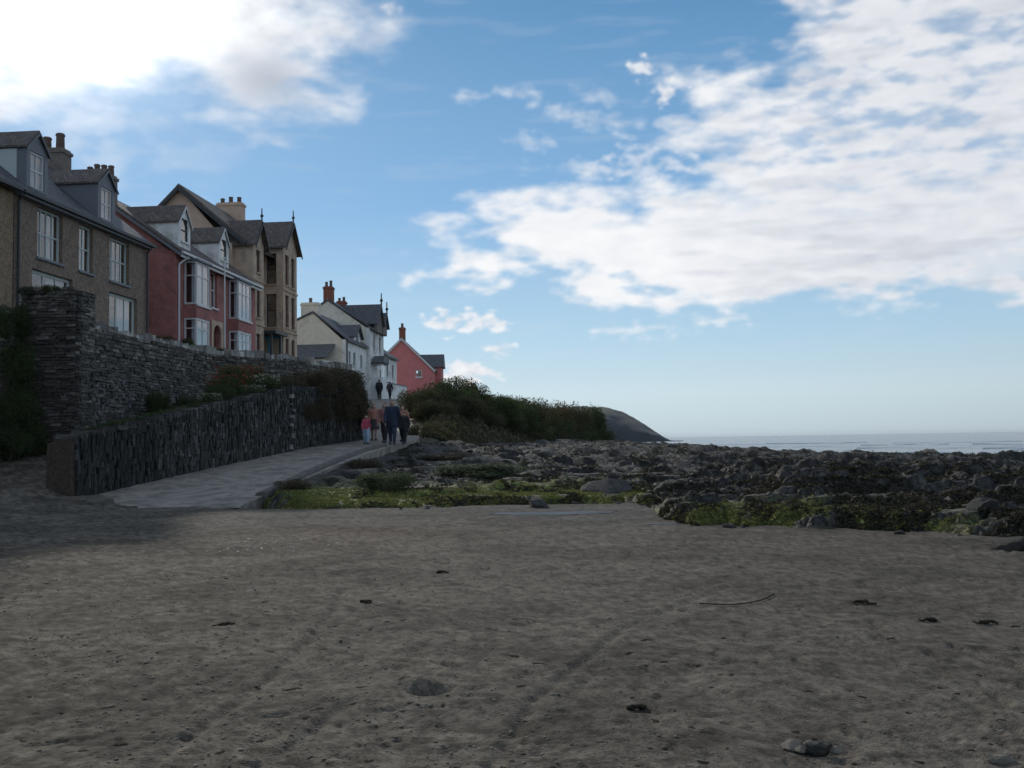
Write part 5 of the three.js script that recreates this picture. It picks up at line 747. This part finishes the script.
function person(label, [x, y, d], turn, H, o) { // o: top, legs (colours), hair, stride, skirt, pack, coat, bare arms
  const t = thing('person', label, 'person', [x, y, -d], turn), s = o.stride ?? 0.16, kid = H < 1.45, hs = kid ? 1.2 : 1, sh = (kid ? 0.095 : 0.115) * H, P = (a) => a.map((v) => v * H);
  const J = { neck: P([0, 0.845, 0]), head: P([0, 0.925 - (kid ? 0.012 : 0), 0.012]), chest: P([0, 0.74, 0]), belly: P([0, 0.6, 0.005]), pel: P([0, 0.52, 0]) };
  const side = (m) => { const f = m * s, bend = Math.max(0, -f); return { hip: P([m * 0.05, 0.515, 0]), knee: P([m * 0.055, 0.29 + 0.01 * bend, f * 0.55 + 0.02]), ankle: P([m * 0.05, 0.05 + 0.14 * bend, f - 0.04 * bend]), toe: P([m * 0.06, 0.022 + 0.03 * bend, f + 0.1]), sho: [m * sh, 0.805 * H, 0], elb: [m * (sh + 0.035 * H), 0.635 * H, (-f * 0.4 - 0.015) * H], wri: [m * (sh + 0.03 * H), 0.5 * H, (-f * 0.75 + 0.05) * H], hand: [m * (sh + 0.028 * H), 0.455 * H, (-f * 0.8 + 0.065) * H] }; };
  const S = [side(1), side(-1)], r = (v) => v * H, box3 = [P([-0.3, -0.03, -0.3]), P([0.3, 1.05, 0.32])];
  const torso = (g) => [[J.chest, J.belly, r(0.085) + g, r(0.078) + g], [[-sh * 0.7, 0.795 * H, 0], [sh * 0.7, 0.795 * H, 0], r(0.05) + g, r(0.05) + g], [J.belly, J.pel, r(0.078) + g, r(0.085) + g]];
  const arms = (g) => S.flatMap((q) => [[q.sho, q.elb, r(0.032) + g, r(0.026) + g], [q.elb, q.wri, r(0.026) + g, r(0.019) + g]]), legs = (g) => S.flatMap((q) => [[q.hip, q.knee, r(0.06) + g, r(0.04) + g], [q.knee, q.ankle, r(0.04) + g, r(0.026) + g]]), feet = (g) => S.map((q) => [[q.ankle[0], q.ankle[1] - r(0.02), q.ankle[2] - r(0.02)], q.toe, r(0.03) + g, r(0.024) + g]);
  const head = [[J.head, P([0.045 * hs, 0.062 * hs, 0.055 * hs])], [P([0, 0.895, 0.03]), P([0.03 * hs, 0.035 * hs, 0.035 * hs])], [P([0, 0.918, 0.07]), P([0.009, 0.015, 0.015])], [P([0.047 * hs, 0.922, 0]), P([0.007, 0.017, 0.011])], [P([-0.047 * hs, 0.922, 0]), P([0.007, 0.017, 0.011])], [J.neck, J.head, r(0.03), r(0.03)], [J.neck, J.chest, r(0.032), r(0.05)]];
  const body = clean(blob([...head, ...torso(0), ...arms(0), ...legs(0), ...feet(-0.004)], box3, 64, 0.009 * H)), bits = [body];
  for (const q of S) { bits.push(clean(new THREE.SphereGeometry(1, 8, 6).scale(r(0.014), r(0.028), r(0.022)).translate(...q.hand))); for (let i = 0; i < 5; i++) { const th = i === 4, a = th ? [q.hand[0], q.hand[1] + r(0.008), q.hand[2] + r(0.016)] : [q.hand[0], q.hand[1] - r(0.018), q.hand[2] + r(-0.015 + 0.01 * i)], L = r(th ? 0.026 : [0.03, 0.036, 0.038, 0.032][i]); bits.push(clean(bar(a, th ? [a[0], a[1] - L * 0.5, a[2] + L * 0.7] : [a[0] - Math.sign(q.hand[0]) * L * 0.3, a[1] - L, a[2] + L * 0.15], r(0.006), 5, r(0.0045)))); } bits.push(clean(new THREE.SphereGeometry(r(0.006), 6, 4).translate(Math.sign(q.hand[0]) * r(0.018) * hs, r(0.925), r(0.058) * hs))); }
  mesh('body', bits, skin, t);
  const cloth = (c) => std({ color: rgb(...c), roughness: 0.95 }), g = o.coat ? 0.028 : 0.014;
  mesh('top', [blob([...torso(g), ...(o.bare ? S.map((q) => [q.sho, q.elb.map((v, i) => lerp(q.sho[i], v, 0.5)), r(0.032) + g, r(0.032) + g]) : arms(g)), ...(o.coat ? S.map((q) => [q.hip, q.knee.map((v, i) => lerp(q.hip[i], v, 0.45)), r(0.066) + g, r(0.066) + g]) : [])], box3, 56, 0.012 * H)], cloth(o.top), t);
  if (o.skirt) mesh('skirt', [new THREE.CylinderGeometry(r(0.1), r(0.16), r(0.28), 14).translate(0, r(0.43), 0)], cloth(o.legs), t); else mesh('trousers', [blob([[J.pel, P([0, 0.5, 0]), r(0.083) + 0.008, r(0.083) + 0.008], ...legs(0.012)], box3, 56, 0.012 * H)], cloth(o.legs), t);
  mesh('shoes', [blob(feet(0.01), [P([-0.3, -0.02, -0.3]), P([0.3, 0.28, 0.4])], 44, 0.006 * H)], M.dark, t);
  mesh('hair', [blob([[P([0, 0.945, -0.005]), P([0.05 * hs, 0.055 * hs, 0.056 * hs])], ...(o.long ? [[P([0, 0.93, -0.035]), P([0, 0.82, -0.06]), r(0.045), r(0.04)]] : [[P([0, 0.92, -0.03]), P([0.042 * hs, 0.045 * hs, 0.035 * hs])]])], [P([-0.15, 0.72, -0.2]), P([0.15, 1.05, 0.15])], 40, 0.006 * H)], cloth(o.hair ?? [0.05, 0.035, 0.025]), t);
  if (o.pack) { const b = mesh('backpack', [new THREE.CapsuleGeometry(r(0.075), r(0.13), 4, 10).scale(1.15, 1, 0.75).translate(0, r(0.7), -r(0.135)), new THREE.CapsuleGeometry(r(0.045), r(0.05), 4, 8).scale(1.2, 1, 0.7).translate(0, r(0.66), -r(0.19))], cloth(o.pack), t); mesh('strap', [1, -1].map((m) => new THREE.TorusGeometry(r(0.1), r(0.012), 5, 12, Math.PI).rotateZ(-Math.PI / 2).rotateY(Math.PI / 2).rotateZ(0).translate(m * r(0.065), r(0.72), -r(0.03))), cloth(o.pack), b); }
  return t;
}
{
  const onRoad = (x, d) => [x, road(d).y + 0.03, d];
  person('small child in a pink top and pale blue jeans beside the sea wall', onRoad(-6.15, 41.8), 0.15, 1.22, { top: [0.42, 0.07, 0.11], legs: [0.3, 0.42, 0.52], hair: [0.06, 0.035, 0.02], stride: 0.12, long: true });
  person('person in a coral top and dark skirt behind the child in pink', onRoad(-6.15, 44.2), 0.1, 1.62, { top: [0.38, 0.17, 0.13], legs: [0.045, 0.04, 0.045], skirt: true, long: true, stride: 0.1 });
  person('person in a dull pink top half hidden behind the tall walker', onRoad(-5.45, 42.4), -0.1, 1.7, { top: [0.26, 0.12, 0.11], legs: [0.03, 0.03, 0.035], stride: 0.14 });
  person('tall walker in dark navy in the middle of the group on the lane', onRoad(-4.98, 41.2), 0.05, 1.84, { top: [0.022, 0.03, 0.055], legs: [0.03, 0.04, 0.07], hair: [0.12, 0.08, 0.05], stride: 0.15, coat: true });
  person('person in a coral jacket just behind the child in black', onRoad(-4.75, 43.0), -0.2, 1.55, { top: [0.4, 0.17, 0.12], legs: [0.03, 0.03, 0.035], long: true, hair: [0.1, 0.05, 0.03], stride: 0.1 });
  person('child in a black coat at the right end of the group on the lane', onRoad(-4.5, 41.3), -0.1, 1.34, { top: [0.018, 0.018, 0.02], legs: [0.02, 0.02, 0.022], coat: true, stride: 0.13 });
  person('bulky walker in black with a backpack on the upper lane', onRoad(-12.5, 93.5), Math.PI + 0.1, 1.85, { top: [0.02, 0.02, 0.024], legs: [0.025, 0.025, 0.03], coat: true, pack: [0.02, 0.02, 0.025] });
  person('slimmer dark walker right of the one with the backpack', onRoad(-11.5, 93.5), Math.PI - 0.1, 1.66, { top: [0.03, 0.03, 0.04], legs: [0.02, 0.02, 0.025], pack: [0.05, 0.045, 0.05], stride: 0.12 });
}
scene.fog = new THREE.FogExp2(new THREE.Color(0.86, 0.92, 1.0), 0.00004);
renderer.render(scene, camera);
